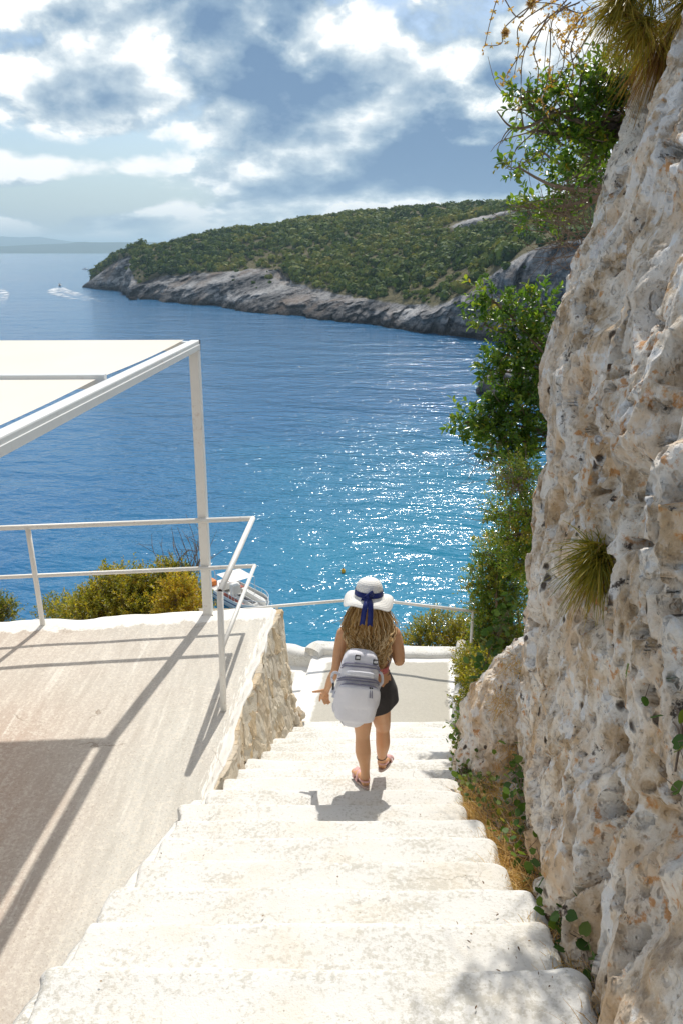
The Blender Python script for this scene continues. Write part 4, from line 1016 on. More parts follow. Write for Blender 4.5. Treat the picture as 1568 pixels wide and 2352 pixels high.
shrub('hanging_shrub', 'dense dark green shrub hanging out over the turquoise water', 'shrub', at(1300, 1010, 8.1),
      far_(8.0, [(1075, 968, 0, .08, 55), (1120, 965, 0, .13, 120), (1180, 940, 0, .15, 190), (1225, 890, .1, .11, 110), (1140, 1015, 0, .10, 90), (1195, 1040, 0, .13, 140), (1225, 985, .1, .13, 150), (1165, 890, 0, .09, 60)]),
      per=10, tw=(0.09, 0.19), seed=24, bare=10, tint=(0.30, 0.14), L=(0.06, 0.092), W=(0.032, 0.048), **GL)
SM = dict(lm='leaf_glossy', L=(0.024, 0.040), W=(0.012, 0.020))
shrub('cliff_bush', 'small leaved bush trailing down under the dark hanging shrub', 'bush', at(1270, 1250, 6.0),
      [B_(1190, 1110, 5.7, .13, 150), B_(1215, 1180, 5.8, .13, 150), B_(1190, 1230, 5.9, .14, 160), B_(1150, 1180, 5.9, .07, 40), B_(1205, 1290, 5.9, .13, 150)], per=12, tw=(0.08, 0.18), seed=25, bare=10, tint=(0.55, 0.18), **SM)
shrub('cliff_bush', 'bright olive bush behind the white rail post, at the rock', 'bush', at(1180, 1520, 9.9),
      far_(9.7, [(1145, 1270, 0, .135, 210), (1125, 1330, 0, .135, 220), (1175, 1350, 0, .14, 240), (1125, 1400, 0, .14, 240), (1165, 1430, 0, .13, 200), (1115, 1450, .1, .11, 150), (1140, 1500, 0, .14, 220), (1185, 1480, 0, .12, 160)]), per=12, tw=(0.10, 0.24), seed=26, bare=4, tint=(0.58, 0.17), lm='leaf_glossy', L=(0.036, 0.06), W=(0.018, 0.03))
shrub('cliff_bush', 'low olive bush seen over the seaward parapet of the landing', 'bush', at(1040, 1530, 11.4),
      [B_(1010, 1455, 11.3, .36, 340, (1.2, 1, .8)), B_(960, 1482, 11.2, .25, 200), B_(1060, 1470, 11.1, .30, 280), B_(1100, 1500, 10.9, .32, 260)], per=13, lm='leaf_shrub', L=(0.035, 0.055), W=(0.016, 0.026), tw=(0.12, 0.22), seed=27, tint=(0.42, 0.2), up=.6, out=(0, 0, 0))
shrub('cliff_bush', 'leafy green bush overgrowing the white rubble kerb', 'bush', at(1110, 1620, 8.2),
      [B_(1095, 1540, 8.3, .20, 200), B_(1085, 1600, 8.0, .14, 120), B_(1115, 1570, 7.6, .16, 150), B_(1090, 1520, 8.8, .2, 150)], per=12, lm='leaf_shrub', L=(0.03, 0.05), W=(0.016, 0.026), tw=(0.08, 0.18), seed=28, tint=(0.38, 0.2))
# bushes past the terrace rim
LS = dict(lm='leaf_shrub', L=(0.040, 0.065), W=(0.018, 0.030), tw=(0.12, 0.26), up=.7, out=(0, 0, 0), spread=.8)
shrub('terrace_bush', 'wide yellow green bush behind the terrace rim, with a dark tip', 'bush', at(265, 1470, 11.6),
      [B_(300, 1351, 11.5, .30, 260), B_(255, 1366, 11.5, .33, 300), B_(225, 1396, 11.3, .32, 280), B_(290, 1406, 11.2, .40, 380), B_(330, 1371, 11.5, .28, 230), B_(200, 1426, 11.0, .30, 240), B_(330, 1431, 11.0, .35, 280), B_(250, 1328, 11.8, .07, 26)], per=13, seed=31, tint=(0.50, 0.17), bare=5, **LS)
shrub('terrace_bush', 'tall narrow olive bush with bare twigs beside the canopy post', 'bush', at(400, 1470, 11.4),
      [B_(384, 1326, 11.5, .20, 150), B_(380, 1371, 11.4, .28, 230), B_(425, 1361, 11.4, .22, 160), B_(440, 1401, 11.2, .27, 230), B_(385, 1421, 11.1, .3, 260), B_(452, 1431, 11.0, .26, 190), B_(416, 1326, 11.6, .1, 40)], per=12, seed=32, tint=(0.42, 0.18), bare=16, **LS)
shrub('terrace_bush', 'low orange tinged bush between the two taller ones', 'bush', at(405, 1460, 10.6),
      [B_(410, 1362, 10.7, .22, 200), B_(405, 1395, 10.6, .27, 240)], per=13, seed=33, tint=(0.78, 0.14), bare=2, **LS)
shrub('terrace_bush', 'low green scrub along the stony path under the handrail', 'bush', at(160, 1470, 12.4),
      [B_(150, 1408, 12.5, .25, 150), B_(190, 1412, 12.2, .26, 170), B_(240, 1418, 11.6, .25, 160), B_(120, 1405, 14.0, .22, 110)], per=12, seed=34, tint=(0.45, 0.2), **LS)
shrub('terrace_bush', 'small dark green bush alone past the end of the rim', 'bush', at(8, 1470, 12.4),
      [B_(8, 1412, 12.4, .20, 130), B_(-20, 1405, 12.4, .25, 150)], per=12, seed=35, tint=(0.25, 0.15), **LS)

# ---- needle tufts growing from cracks
def tuft(name, label, c, n, L, spread, droop, seed, w=0.0035, lm='leaf_needle', cat='grass tuft', tint=(0.4, .25), parent=None, kind=None, dirb=(-.5, -.35, .2)):
    rg = np.random.default_rng(seed); c = np.array(c, float); S = 7
    d = unit(rg.normal(size=(n, 3)) * spread + np.array(dirb)); l = rg.uniform(*L, n)
    b = c + rg.normal(0, 0.02, (n, 3)); f = np.linspace(0, 1, S)
    P = b[:, None] + d[:, None] * (f[None, :, None] * l[:, None, None]) + np.array([0, 0, -1.0]) * (droop * (f ** 2)[None, :, None] * l[:, None, None] * rg.uniform(.5, 1.2, n)[:, None, None])
    sd = unit(np.cross(d, rg.normal(size=(n, 3))))[:, None] * (w * (1 - 0.75 * f))[None, :, None]
    V = np.stack([P - sd, P + sd], 2).reshape(n, -1, 3)
    q = np.array([(2 * k, 2 * k + 1, 2 * k + 3, 2 * k + 2) for k in range(S - 1)])
    Fc = (q[None] + (np.arange(n) * 2 * S)[:, None, None]).reshape(-1, 4)
    tt = np.clip(tint[0] + rg.normal(0, tint[1], n), 0, 1).repeat(2 * S)
    return obj(name, V.reshape(-1, 3), Fc, lm, parent, attrs={'tint': tt}, origin=None if parent else c)
def tuft_thing(label, c, specs):
    t = thing('needle_plant', label, 'plant', c)
    for (n, L, sp, dr, sd, tint, off, db) in specs: tuft('foliage', '', np.array(c) + np.array(off), n, L, sp, dr, sd, tint=tint, parent=t, dirb=db)
    return t
c1, _n = rock_hit(1378, 1275); c1 = c1 * 0.992
tuft_thing('yellow green needle tuft growing from a crack in the rock face', c1, [(420, (0.12, 0.24), .55, .45, 41, (.30, .22), (0, 0, 0), (-.55, -.45, .1)), (160, (0.08, 0.18), .5, .6, 42, (.75, .15), (0.01, 0, -.05), (-.3, -.3, -.6))])
c2 = at(1480, 20, 4.35)
tuft_thing('large drooping yellow needle plant topping the rock', c2, [(620, (0.09, 0.20), .75, .6, 43, (.42, .25), (-.10, 0, .02), (-.75, -.35, .1)), (560, (0.09, 0.20), .75, .6, 44, (.45, .25), (-.02, -.06, -.09), (-.65, -.4, -.1)), (520, (0.09, 0.20), .75, .6, 46, (.40, .25), (.03, 0, .10), (-.5, -.5, .2)), (480, (0.12, 0.25), .7, .7, 47, (.55, .25), (.20, -.1, .02), (-.4, -.5, -.2)), (460, (0.12, 0.30), .6, .6, 45, (.92, .08), (.14, .03, -.10), (-.3, -.3, -.6)), (300, (0.10, 0.25), .7, .6, 48, (.95, .06), (.26, .0, .10), (-.4, -.4, -.3))])

# ---- hanging dry stems with small yellow blossoms
def build_stems():
    rg = np.random.default_rng(8); root = at(1400, 5, 4.6)
    t = thing('flowering_stems', 'thin dry hanging stems dotted with small yellow blossoms against the clouds', 'plant', root)
    mb = MB(); FP = []
    ends = [((1300, -10), (1240, 20), (1190, 60), (1190, 110), (1180, 170)), ((1310, 5), (1235, 60), (1200, 130), (1195, 215), (1192, 250)), ((1330, 5), (1270, 40), (1262, 130), (1255, 190), (1235, 235)), ((1350, 20), (1300, 90), (1290, 160), (1250, 210), (1245, 245)),
            ((1330, -5), (1250, -5), (1160, 60), (1150, 100), (1110, 105)), ((1300, 0), (1220, 90), (1170, 160), (1150, 195)), ((1340, 40), (1310, 110), (1315, 160), (1290, 220), (1250, 260)), ((1260, 30), (1225, 110), (1235, 160), (1230, 215)),
            ((1360, 60), (1320, 130), (1270, 190), (1270, 150)), ((1380, 10), (1330, 30), (1280, 10), (1220, 5)), ((1240, -20), (1190, 40), (1150, -10), (1130, 30), (1112, 105))]
    for e in ends:
        P = spline([at(x, y, 4.6 + rg.uniform(-.1, .1)) for x, y in e], 22); V, Fc = tube(P, np.linspace(0.0042, 0.0018, 22), 5, False); mb.add(V, Fc)
        FP += [P[i] + rg.normal(0, 0.008, 3) for i in range(3, 22, 2)]
    for k in range(70):
        FP.append(at(rg.normal(1310, 30), rg.normal(50, 32), 4.6 + rg.uniform(-.1, .1)))
    for k in range(40):
        p = at(rg.normal(1320, 35), rg.normal(80, 45), 4.6); d = unit(rg.normal(size=3)); V, Fc = tube([p, p + d * .05, p + d * .1 + rg.normal(0, .03, 3)], [0.002, .0015, .001], 4, False); mb.add(V, Fc)
    mb.build('stem', 'twig', t)
    FP = np.array(FP); k = 6; pos = np.repeat(FP, k, 0); d = unit(rg.normal(size=pos.shape)); n = unit(rg.normal(size=pos.shape))
    V, Q, tt = leaf_mesh(pos, d, n, rg.uniform(.012, .022, len(pos)), rg.uniform(.007, .011, len(pos)), .2, rg.random(len(pos)))
    fo = obj('foliage', V, Q, 'flower', t, attrs={'tint': tt}, ); fo['label'] = 'small yellow star blossoms'
    for (x, y, s) in ((1222, 8, .034), (1160, 76, .024)):
        c = at(x, y, 4.55); n = 260; d = unit(rg.normal(size=(n, 3)) + np.array([-.5, 0, .2])); V, Q, tt = leaf_mesh(np.repeat(c[None], n, 0), d, unit(rg.normal(size=(n, 3))), rg.uniform(.6, 1.3, n) * s, np.full(n, .003), .2, rg.random(n) * .9)
        obj('seed_head', V, Q, 'straw', t, attrs={'tint': tt})
build_stems()
# pale limb reaching out of the upper shrub
def build_limb():
    P = spline([at(1420, 275, 4.75), at(1340, 250, 4.7), at(1270, 262, 4.65), at(1210, 292, 4.65), at(1170, 290, 4.65), at(1140, 255, 4.6)], 30)
    t = thing('bare_branch', 'pale bare branch arching out through the upper shrub', 'branch', P[0])
    V, Fc = tube(P, np.linspace(0.014, 0.003, 30), 7); obj('limb', V, Fc, 'twig', t, smooth=True)
    for a, b in (((1190, 292), (1150, 330)), ((1175, 291), (1140, 345)), ((1230, 280), (1160, 250)), ((1200, 290), (1190, 240)), ((1290, 258), (1275, 300)), ((1320, 252), (1310, 210))):
        p = at(*a, 4.65); q = at(*b, 4.6); V, Fc = tube(spline([p, (p + q) / 2 + np.array([0, 0, .02]), q], 8), np.linspace(0.005, 0.0014, 8), 5); obj('twig', V, Fc, 'twig', t)
build_limb()
def dead_brush(name, label, pts, n, seed, m='twig', ln=(0.15, 0.4), bias=(-.6, -.2, .0), w=0.0032):
    rg = np.random.default_rng(seed); mb = MB(); c0 = at(*pts[0])
    for k in range(n):
        a = at(*pts[rg.integers(len(pts))]) + rg.normal(0, 0.05, 3); d = unit(rg.normal(size=3) * .75 + np.array(bias)); l = rg.uniform(*ln)
        P = spline([a, a + d * l * .5 + rg.normal(0, .03, 3), a + d * l + rg.normal(0, .06, 3)], 7); V, Fc = tube(P, np.linspace(w, w * .4, 7), 4, False); mb.add(V, Fc)
        for s in range(2):
            b = P[rg.integers(2, 6)]; dd = unit(d + rg.normal(0, .7, 3)); V, Fc = tube([b, b + dd * l * .22, b + dd * l * .36], [w * .6, w * .45, w * .3], 3, False); mb.add(V, Fc)
    t = thing(name, label, 'brush', c0); mb.build('twig', m, t)
dead_brush('dry_brush', 'tangle of pale dry twigs on the rock corner above the cliff', [(1370, 540, 5.2), (1340, 560, 5.2), (1350, 500, 5.2), (1300, 520, 5.2)], 60, 51)
dead_brush('dry_brush', 'dry reddish twigs inside the shrub above the rock ledge', [(1380, 400, 5.25), (1400, 350, 5.25), (1360, 440, 5.25)], 50, 52, ln=(.1, .3))
dead_brush('dry_brush', 'dead twigs standing above the tall narrow olive bush', [(395, 1320, 11.6), (430, 1320, 11.6), (445, 1310, 11.6)], 26, 53, ln=(.4, .9), bias=(.05, 0, 1.3), w=0.007)
dead_brush('dry_brush', 'fine dry twigs trailing over the water under the hanging shrub', [(1130, 1060, 5.5), (1150, 1080, 5.5), (1180, 1100, 5.5)], 26, 54, ln=(.15, .4), bias=(-.6, 0, -.8), w=.0022)

# ---- verge plants: straw, vines and leaf litter along the foot of the rock
VPATH = [(1062, 1640, 7.6), (1050, 1720, 6.6), (1052, 1800, 5.35), (1085, 1880, 4.35), (1130, 1940, 3.95), (1185, 2010, 3.42), (1225, 2090, 3.0), (1262, 2180, 2.6), (1300, 2265, 2.3), (1340, 2345, 2.03)]
def vp(f):
    P = np.array(VPATH, float); q = spline(P, 100)[int(np.clip(f, 0, 1) * 99)]; y = q[2]
    z = -3.525 - (y - 4.633) * SH / ST; d = ray(q[0], q[1]); return np.array([d[0] / d[1] * y, y, d[2] / d[1] * y])
def build_verge_plants():
    rg = np.random.default_rng(77)
    n = 13000; yv = 1.5 + 5.2 * rg.random(n) ** 0.8
    xe = np.where(yv < 4.6, 0.84, 0.84 + 0.125 * (yv - 4.6)); xv = xe + np.abs(rg.normal(0.08, 0.12, n)) - .05 - .05 * (yv < 3.4)
    keep = fbm(np.stack([xv * 2, yv * 1.7, yv * 0], 1), 3, 3) > -.30; yv, xv = yv[keep], xv[keep]; n = len(yv)
    b = np.stack([xv, yv, verge_z(xv, yv)], 1)
    S = 5; fr = np.linspace(0, 1, S); l = rg.uniform(0.06, 0.20, n); d = unit(rg.normal(size=(n, 3)) * .62 + np.array([-.30, -.1, .60]))
    P = b[:, None] + d[:, None] * (fr[None, :, None] * l[:, None, None]) - np.array([0, 0, 1.]) * (.35 * fr ** 2)[None, :, None] * l[:, None, None]
    sd = unit(np.cross(d, rg.normal(size=(n, 3))))[:, None] * (0.0022 * (1 - .7 * fr))[None, :, None]
    V = np.stack([P - sd, P + sd], 2).reshape(-1, 3); q = np.array([(2 * k, 2 * k + 1, 2 * k + 3, 2 * k + 2) for k in range(S - 1)]); Fc = (q[None] + (np.arange(n) * 2 * S)[:, None, None]).reshape(-1, 4)
    o = obj('dry_grass', V, Fc, 'straw', attrs={'tint': rg.random(n).repeat(2 * S)}); tag(o, 'dry straw coloured grass along the foot of the rock', 'grass', None, 'stuff')
    # straw on the boulder's shelves
    c = [at(1165, 1590, 5.2), at(1185, 1530, 5.25), at(1150, 1620, 5.1), at(1180, 1745, 4.95), at(1190, 1790, 4.85), at(1175, 1720, 5.0)]
    n = 900; b = np.array(c)[rg.integers(0, 6, n)] + rg.normal(0, .055, (n, 3)); l = rg.uniform(.04, .13, n); d = unit(rg.normal(size=(n, 3)) * .8 + np.array([-.2, -.3, .1]))
    P = b[:, None] + d[:, None] * (fr[None, :, None] * l[:, None, None]) - np.array([0, 0, 1.]) * (.5 * fr ** 2)[None, :, None] * l[:, None, None]
    sd = unit(np.cross(d, rg.normal(size=(n, 3))))[:, None] * (0.0022 * (1 - .7 * fr))[None, :, None]
    V = np.stack([P - sd, P + sd], 2).reshape(-1, 3); Fc = (q[None] + (np.arange(n) * 2 * S)[:, None, None]).reshape(-1, 4)
    o = obj('dry_grass', V, Fc, 'straw', attrs={'tint': rg.random(n).repeat(2 * S)}); tag(o, 'matted dry grass on the ledges of the smaller boulder', 'grass', None, 'stuff')
    # litter
    n = 2600; yv = rg.uniform(1.5, 6.5, n); xv = np.where(yv < 4.6, 0.86, 0.86 + 0.125 * (yv - 4.6)) + rg.normal(.03, .07, n); b = np.stack([xv, yv, verge_z(xv, yv) + rg.uniform(.0, .03, n)], 1)
    V, Q, tt = leaf_mesh(b, unit(rg.normal(size=(n, 3)) * np.array([1, 1, .25])), unit(rg.normal(size=(n, 3)) * .5 + np.array([0, 0, 1])), rg.uniform(.012, .035, n), rg.uniform(.006, .014, n), .3, rg.random(n))
    n2 = 70; x = rg.uniform(-.95, .8, n2); y = rg.uniform(1.7, 4.9, n2); x = np.where(rg.random(n2) < .6, np.abs(x) * .5 + .42, x); j = np.ceil((y - 4.633) / ST); z = -3.525 - SH * j + .006
    V2, Q2, t2 = leaf_mesh(np.stack([x, y, z], 1), unit(rg.normal(size=(n2, 3)) * np.array([1, 1, .08])), unit(rg.normal(size=(n2, 3)) * .2 + np.array([0, 0, 1])), rg.uniform(.006, .024, n2), rg.uniform(.003, .008, n2), .3, rg.random(n2))
    o = obj('leaf_litter', np.concatenate([V, V2]), np.concatenate([Q, Q2 + len(V)]), 'litter', attrs={'tint': np.concatenate([tt, t2])}); tag(o, 'brown fallen leaves and chips scattered at the stair edge', 'litter', None, 'stuff')
    # vine: stems and heart-shaped leaves, each leaf a piece
    def vine(label, spots, nl, size, seed, tint=(.35, .18)):
        rg = np.random.default_rng(seed); c0 = np.array(spots[0]); t = thing('vine', label, 'vine', c0)
        P = spline(spots, 40); mb = MB()
        for k in range(3): V, Fc = tube(P + fbm(P * 6 + k, 5 + k, 2)[:, None] * np.array([.06, .06, .05]) + rg.normal(0, .015, 3), .0028, 4, False); obj('stem', V, Fc, 'twig', t)
        protos = []
        for v in range(5):
            a = np.linspace(0, 2 * np.pi, 11)[:-1]; rr = 0.5 * (1 - .28 * np.cos(a)) ; V = [(0, 0, 0)] + [(r * math.sin(q) * .95, .40 - r * math.cos(q) * 1.05, .05 * abs(math.sin(q)) + .05 * math.cos(2 * q)) for q, r in zip(a, rr)]
            V[1] = (0, .16, 0); V[6] = (0, 1.18, -.06)
            Fc = [(0, 1 + k, 1 + (k + 1) % 10) for k in range(10)]; V[0] = (0, .45, -.03)
            me = mesh('leaf', V, Fc, True, {'tint': np.full(11, np.clip(tint[0] + (v - 2) * tint[1], 0, 1))}); me.materials.append(M['leaf_vine']); protos.append(me)
        for k in range(nl):
            p = P[rg.integers(0, 40)] + rg.normal(0, 1, 3) * np.array([.055, .075, .06]); s = rg.uniform(*size)
            o = bpy.data.objects.new('leaf', protos[rg.integers(0, 5)]); C.objects.link(o); o.parent = t; o.location = [float(v) for v in (p - c0)]
            o.rotation_euler = (rg.normal(.75, .5), rg.normal(0, .4), rg.uniform(0, 6.28)); o.scale = (s, s, s)
            if k % 2 == 0: V, Fc = tube([p, p + unit(rg.normal(size=3)) * .05, P[rg.integers(0, 40)]], .0016, 3, False) if rg.random() < .15 else tube([p, p + unit(rg.normal(size=3)) * .03, p + unit(rg.normal(size=3)) * .06], .0016, 3, False); mb.add(V, Fc)
        tag(mb.build('petioles', 'twig', t), kind='stuff')
    def gv(y, dx, dz): x = (0.84 if y < 4.6 else 0.84 + 0.125 * (y - 4.6)) + dx; return np.array([x, y, float(verge_z(x, y)) + dz])
    vine('dark green heart leaved vine climbing the foot of the tall rock', [gv(2.0, .03, .05), gv(2.4, .04, .08), gv(2.8, .07, .10), gv(3.2, .14, .10), gv(3.6, .20, .14), gv(4.0, .24, .18), gv(4.3, .26, .22)], 230, (.030, .052), 91, (.30, .10))
    vine('pale green vine spilling from the boulder onto the steps', [gv(4.9, .02, .06), gv(5.2, .03, .14), gv(5.6, .03, .24), gv(6.1, .04, .28), gv(6.7, .05, .25), gv(7.3, .10, .25)], 240, (.028, .050), 92, (.48, .12))
    vine('small vine clump at the lowest point of the boulder', [gv(4.55, .06, .05), gv(4.7, .10, .12), gv(4.6, .16, .10)], 60, (.025, .042), 93, (.55, .12))
    vine('yellow green trailing vine in the straw between boulder and tall rock', [gv(4.4, .10, .03), gv(4.1, .10, .05), gv(3.8, .10, .05), gv(3.5, .10, .06), gv(3.3, .12, .08)], 110, (.022, .042), 96, (.55, .12))
    vine('round leaved vine above the boulder, next to the white rail post', [at(1105, 1560, 6.2), at(1120, 1500, 6.2), at(1150, 1440, 6.2), at(1165, 1390, 6.2)], 110, (.050, .080), 94, (.30, .08))
    vine('sprig of green leaves growing out of the tall rock', [rock_hit(1540, 1655)[0] * .97, rock_hit(1552, 1690)[0] * .97, rock_hit(1560, 1740)[0] * .97, rock_hit(1556, 1710)[0] * .97], 12, (.030, .045), 95, (.40, .2))
build_verge_plants()

# ================================================================== THE WALKER
GZ = nose(1)[1]            # tread she stands on
def build_person():
    J = at
    foot = np.array([0.155, 4.86, GZ])
    t = thing('person', 'person in white hat and dark skirt walking down the steps, backpack on', 'person', foot)
    mb = MB()
    def limb(pts, r, r2=None, n=14, ref=(0, 1, 0), m=18):
        P = spline(pts, m); k = np.linspace(0, 1, len(r)); kk = np.linspace(0, 1, m)
        rr = np.interp(kk, k, r); r2_ = None if r2 is None else np.interp(kk, k, r2)
        V, Fc = tube(P, rr, n, True, ref, r2_); mb.add(V, Fc)
    def ball(c, r):
        u, v = np.meshgrid(np.linspace(0, 2 * np.pi, 18, endpoint=False), np.linspace(0.05, np.pi - 0.05, 12)); u = u.ravel(); v = v.ravel()
        D = np.stack([np.cos(u) * np.sin(v), np.sin(u) * np.sin(v), np.cos(v)], 1); Fc = list(map(tuple, gridf(18, 12, True))) + [tuple(range(17, -1, -1)), tuple(range(11 * 18, 12 * 18))]
        mb.add(np.array(c) + D * np.array(r), Fc)
    pel = J(847, 1580, 4.86); wai = J(846, 1530, 4.88); che = J(846, 1478, 4.91); c7 = J(844, 1440, 4.93); head = J(846, 1380, 5.00)
    # torso, sections given by half widths across and front to back
    limb([pel + (0, 0, -.10), pel, (pel + wai) / 2, wai, (wai + che) / 2, che, (che + c7) / 2 + (0, 0, .012), c7], [0.10, .165, .155, .128, .140, .158, .150, .060], [.085, .118, .108, .090, .098, .105, .085, .055], 20, (0, 1, 0), 30)
    limb([c7 + (0, .01, -.03), (c7 + head) / 2, head + (0, 0, -.04)], [.058, .050, .052], [.055, .052, .055], 14)
    # head with jaw, nose, ears
    ball(head + (0, 0, .01), (.075, .095, .112)); ball(head + (0, .045, -.065), (.052, .050, .050)); ball(head + (0, .098, -.012), (.013, .020, .018)); ball(head + (0, .088, -.052), (.024, .012, .010))
    for s in (-1, 1): ball(head + (s * .077, -.005, -.01), (.012, .022, .030))
    # arms
    sl, sr = J(790, 1456, 4.92), J(903, 1456, 4.92)
    el, wl = J(772, 1537, 4.88), J(751, 1584, 5.00)
    limb([sl + (.05, 0, .012), sl, (sl + el) / 2 + (-.008, 0, 0), el, (el + wl) / 2 + (-.004, 0, 0), wl], [.042, .049, .040, .034, .031, .021], [.042, .050, .042, .034, .030, .019], 14)
    er = J(917, 1522, 4.84); wr = np.array([er[0] - .05, er[1] + .20, er[2] + .07])
    limb([sr + (-.05, 0, .012), sr, (sr + er) / 2 + (.010, -.005, 0), er], [.042, .049, .042, .035], [.042, .050, .043, .035], 14); limb([er, (er + wr) / 2, wr], [.035, .036, .024], [.039, .036, .022], 14)
    ball(sl, (.052, .055, .05)); ball(sr, (.052, .055, .05))
    # hand with the thumb held out and the fingers curled
    def hand(w, d, side, nrm, spread_thumb=True):
        d = unit(np.array(d, float)); side = unit(np.array(side, float)); nrm = unit(np.array(nrm, float))
        limb([w - d * .01, w + d * .03, w + d * .075], [.021, .036, .034], [.017, .017, .015], 12, tuple(nrm), 8)
        for k, (o, l) in enumerate(((-.027, .062), (-.009, .070), (.009, .066), (.026, .052))):
            b = w + d * .072 + side * o; a = [.15, .55, .75, .85][k]
            p1 = b + (d * math.cos(a * .5) + nrm * math.sin(a * .5)) * l * .45; p2 = p1 + (d * math.cos(a * 1.5) + nrm * math.sin(a * 1.5)) * l * .35; p3 = p2 + (d * math.cos(a * 2.3) + nrm * math.sin(a * 2.3)) * l * .3
            limb([b - d * .015, b, p1, p2, p3], [.0098, .0098, .0092, .0085, .0068], None, 8, (.3, .2, 1), 11)
        b = w + d * .022 - side * .026; q = b - side * .040 + d * .028; limb([w + d * .008 - side * .01, b, q, q - side * .030 + d * .018], [.013, .0125, .0105, .0075], None, 8, (.3, .2, 1), 9)
    hand(wl, (-.25, .35, -.85), (.80, .1, -.30), (.5, -.5, -.45))
    hand(wr, (-.5, .7, .5), (0, -.5, .8), (-.8, -.5, 0))
    # legs: left planted, right swinging forward to the next tread
    hl, hr = J(832, 1598, 4.87), J(869, 1598, 4.88)
    kl, al = J(832, 1692, 4.88), J(838, 1778, 4.88)
    heel_l = np.array([al[0] + .005, al[1] - .025, GZ + .030])
    limb([hl + (0, 0, .02), (hl + kl) / 2 + (0, 0, 0), kl + (0, 0, .05), kl, (kl * .62 + al * .38) + (-.004, -.012, 0), (kl + al) / 2 * .7 + al * .3, al + (0, 0, .02), al + (0, 0, -.03)], [.084, .072, .056, .050, .056, .043, .032, .035], [.09, .078, .062, .054, .062, .047, .036, .040], 16, (0, 1, 0), 26)
    tl = np.array([al[0] - .075, al[1] + .15, GZ + .026])
    limb([heel_l + (0, -.012, .002), heel_l + (-.008, .03, .010), (heel_l + tl) / 2 + (0, 0, .012), tl + (.01, -.02, 0), tl], [.028, .034, .036, .040, .022], [.026, .034, .026, .015, .010], 14, (0, 0, 1), 14)
    kr, ar = J(878, 1680, 5.05), J(876, 1742, 5.12)
    limb([hr + (0, 0, .02), (hr + kr) / 2, kr + (0, 0, .05), kr, kr * .62 + ar * .38 + (.004, -.010, 0), kr * .25 + ar * .75, ar + (0, 0, .01), ar + (0, .01, -.045)], [.084, .072, .056, .050, .054, .041, .031, .035], [.09, .078, .062, .054, .060, .046, .036, .040], 16, (0, 1, 0), 26)
    hr_ = ar + np.array([.000, -.012, -.062]); tr = hr_ + np.array([.060, .17, -.030])
    limb([hr_ + (0, -.014, .004), hr_ + (.01, .03, .012), (hr_ + tr) / 2 + (0, 0, .012), tr + (-.01, -.02, 0), tr], [.028, .034, .036, .040, .022], [.026, .034, .026, .015, .010], 14, (0, 0, 1), 14)
    raw = mb.build('body_raw', 'skin', None, origin=foot)
    rm = raw.modifiers.new('r', 'REMESH'); rm.mode = 'VOXEL'; rm.voxel_size = 0.0048
    sm = raw.modifiers.new('s', 'SMOOTH'); sm.factor = 0.5; sm.iterations = 5
    me = evaluated(raw); me.name = 'body'; me.polygons.foreach_set('use_smooth', np.ones(len(me.polygons), dtype=bool))
    bpy.data.objects.remove(raw)
    me.materials.clear(); me.materials.append(M['skin'])
    bo = bpy.data.objects.new('body', me); C.objects.link(bo); bo.parent = t; ORG[bo.name] = foot
    for s in (-1, 1):
        lump('eye', head + (s * .030, .088, .012), (.011, .008, .009), 2, 'white_paint', 8, 0.0, parent=t)
    # sandals: sole and crossing straps
    def sandal(h, toe, lab):
        d = unit((toe - h) * np.array([1, 1, 1.0])); s = unit(np.cross(d, (0, 0, 1))); n = np.cross(s, d); L = np.linalg.norm(toe - h) + .055; V = []
        for zz in (-.030, -.012):
            for k in range(24):
                a = 2 * np.pi * k / 24; x = math.cos(a); w = .040 * (1 + .12 * x) * math.sin(a); V.append(h - d * .040 + d * (L * (x * .5 + .5)) + s * w + n * (zz + 0.0))
        Fc = [(k, (k + 1) % 24, 24 + (k + 1) % 24, 24 + k) for k in range(24)] + [tuple(range(23, -1, -1)), tuple(range(24, 48))]
        so = obj('sandal', V, Fc, 'sandal_sole', t); so['label'] = lab
        for f0, hgt in ((.55, .050), (.75, .036)):
            P = [h + d * (L * f0 - .03) + s * (.043 * math.cos(a)) + n * (-.018 + (hgt + .004) * math.sin(a)) + d * .03 * math.cos(a) for a in np.linspace(0, np.pi, 14)]
            V, Fc = tube(P, .0035, 8, True, tuple(d), .016); obj('strap', V, Fc, 'sandal_pink', so, smooth=True)
        # strap round the heel
        P = [h + d * (.03 - .055 * math.sin(a)) + s * (.040 * math.cos(a)) + n * .028 for a in np.linspace(-.15, np.pi + .15, 14)]
        V, Fc = tube(P, .002, 6, True, (0, 0, 1), .008); obj('strap', V, Fc, 'sandal_pink', so, smooth=True)
    sandal(heel_l, tl, 'pink sandal of the planted foot'); sandal(hr_, tr, 'pink sandal of the lifted foot')
    P = [ar + np.array([.037 * math.cos(a), .040 * math.sin(a), .012 + .006 * math.cos(a)]) for a in np.linspace(0, 2 * np.pi, 24)]
    V, Fc = tube(P, .0032, 6, False); an = obj('anklet', V, Fc, 'dark_plastic', t, smooth=True)
    # skirt
    NU, NV = 64, 30; V = np.zeros((NV, NU, 3)); a = np.linspace(0, 2 * np.pi, NU, endpoint=False)
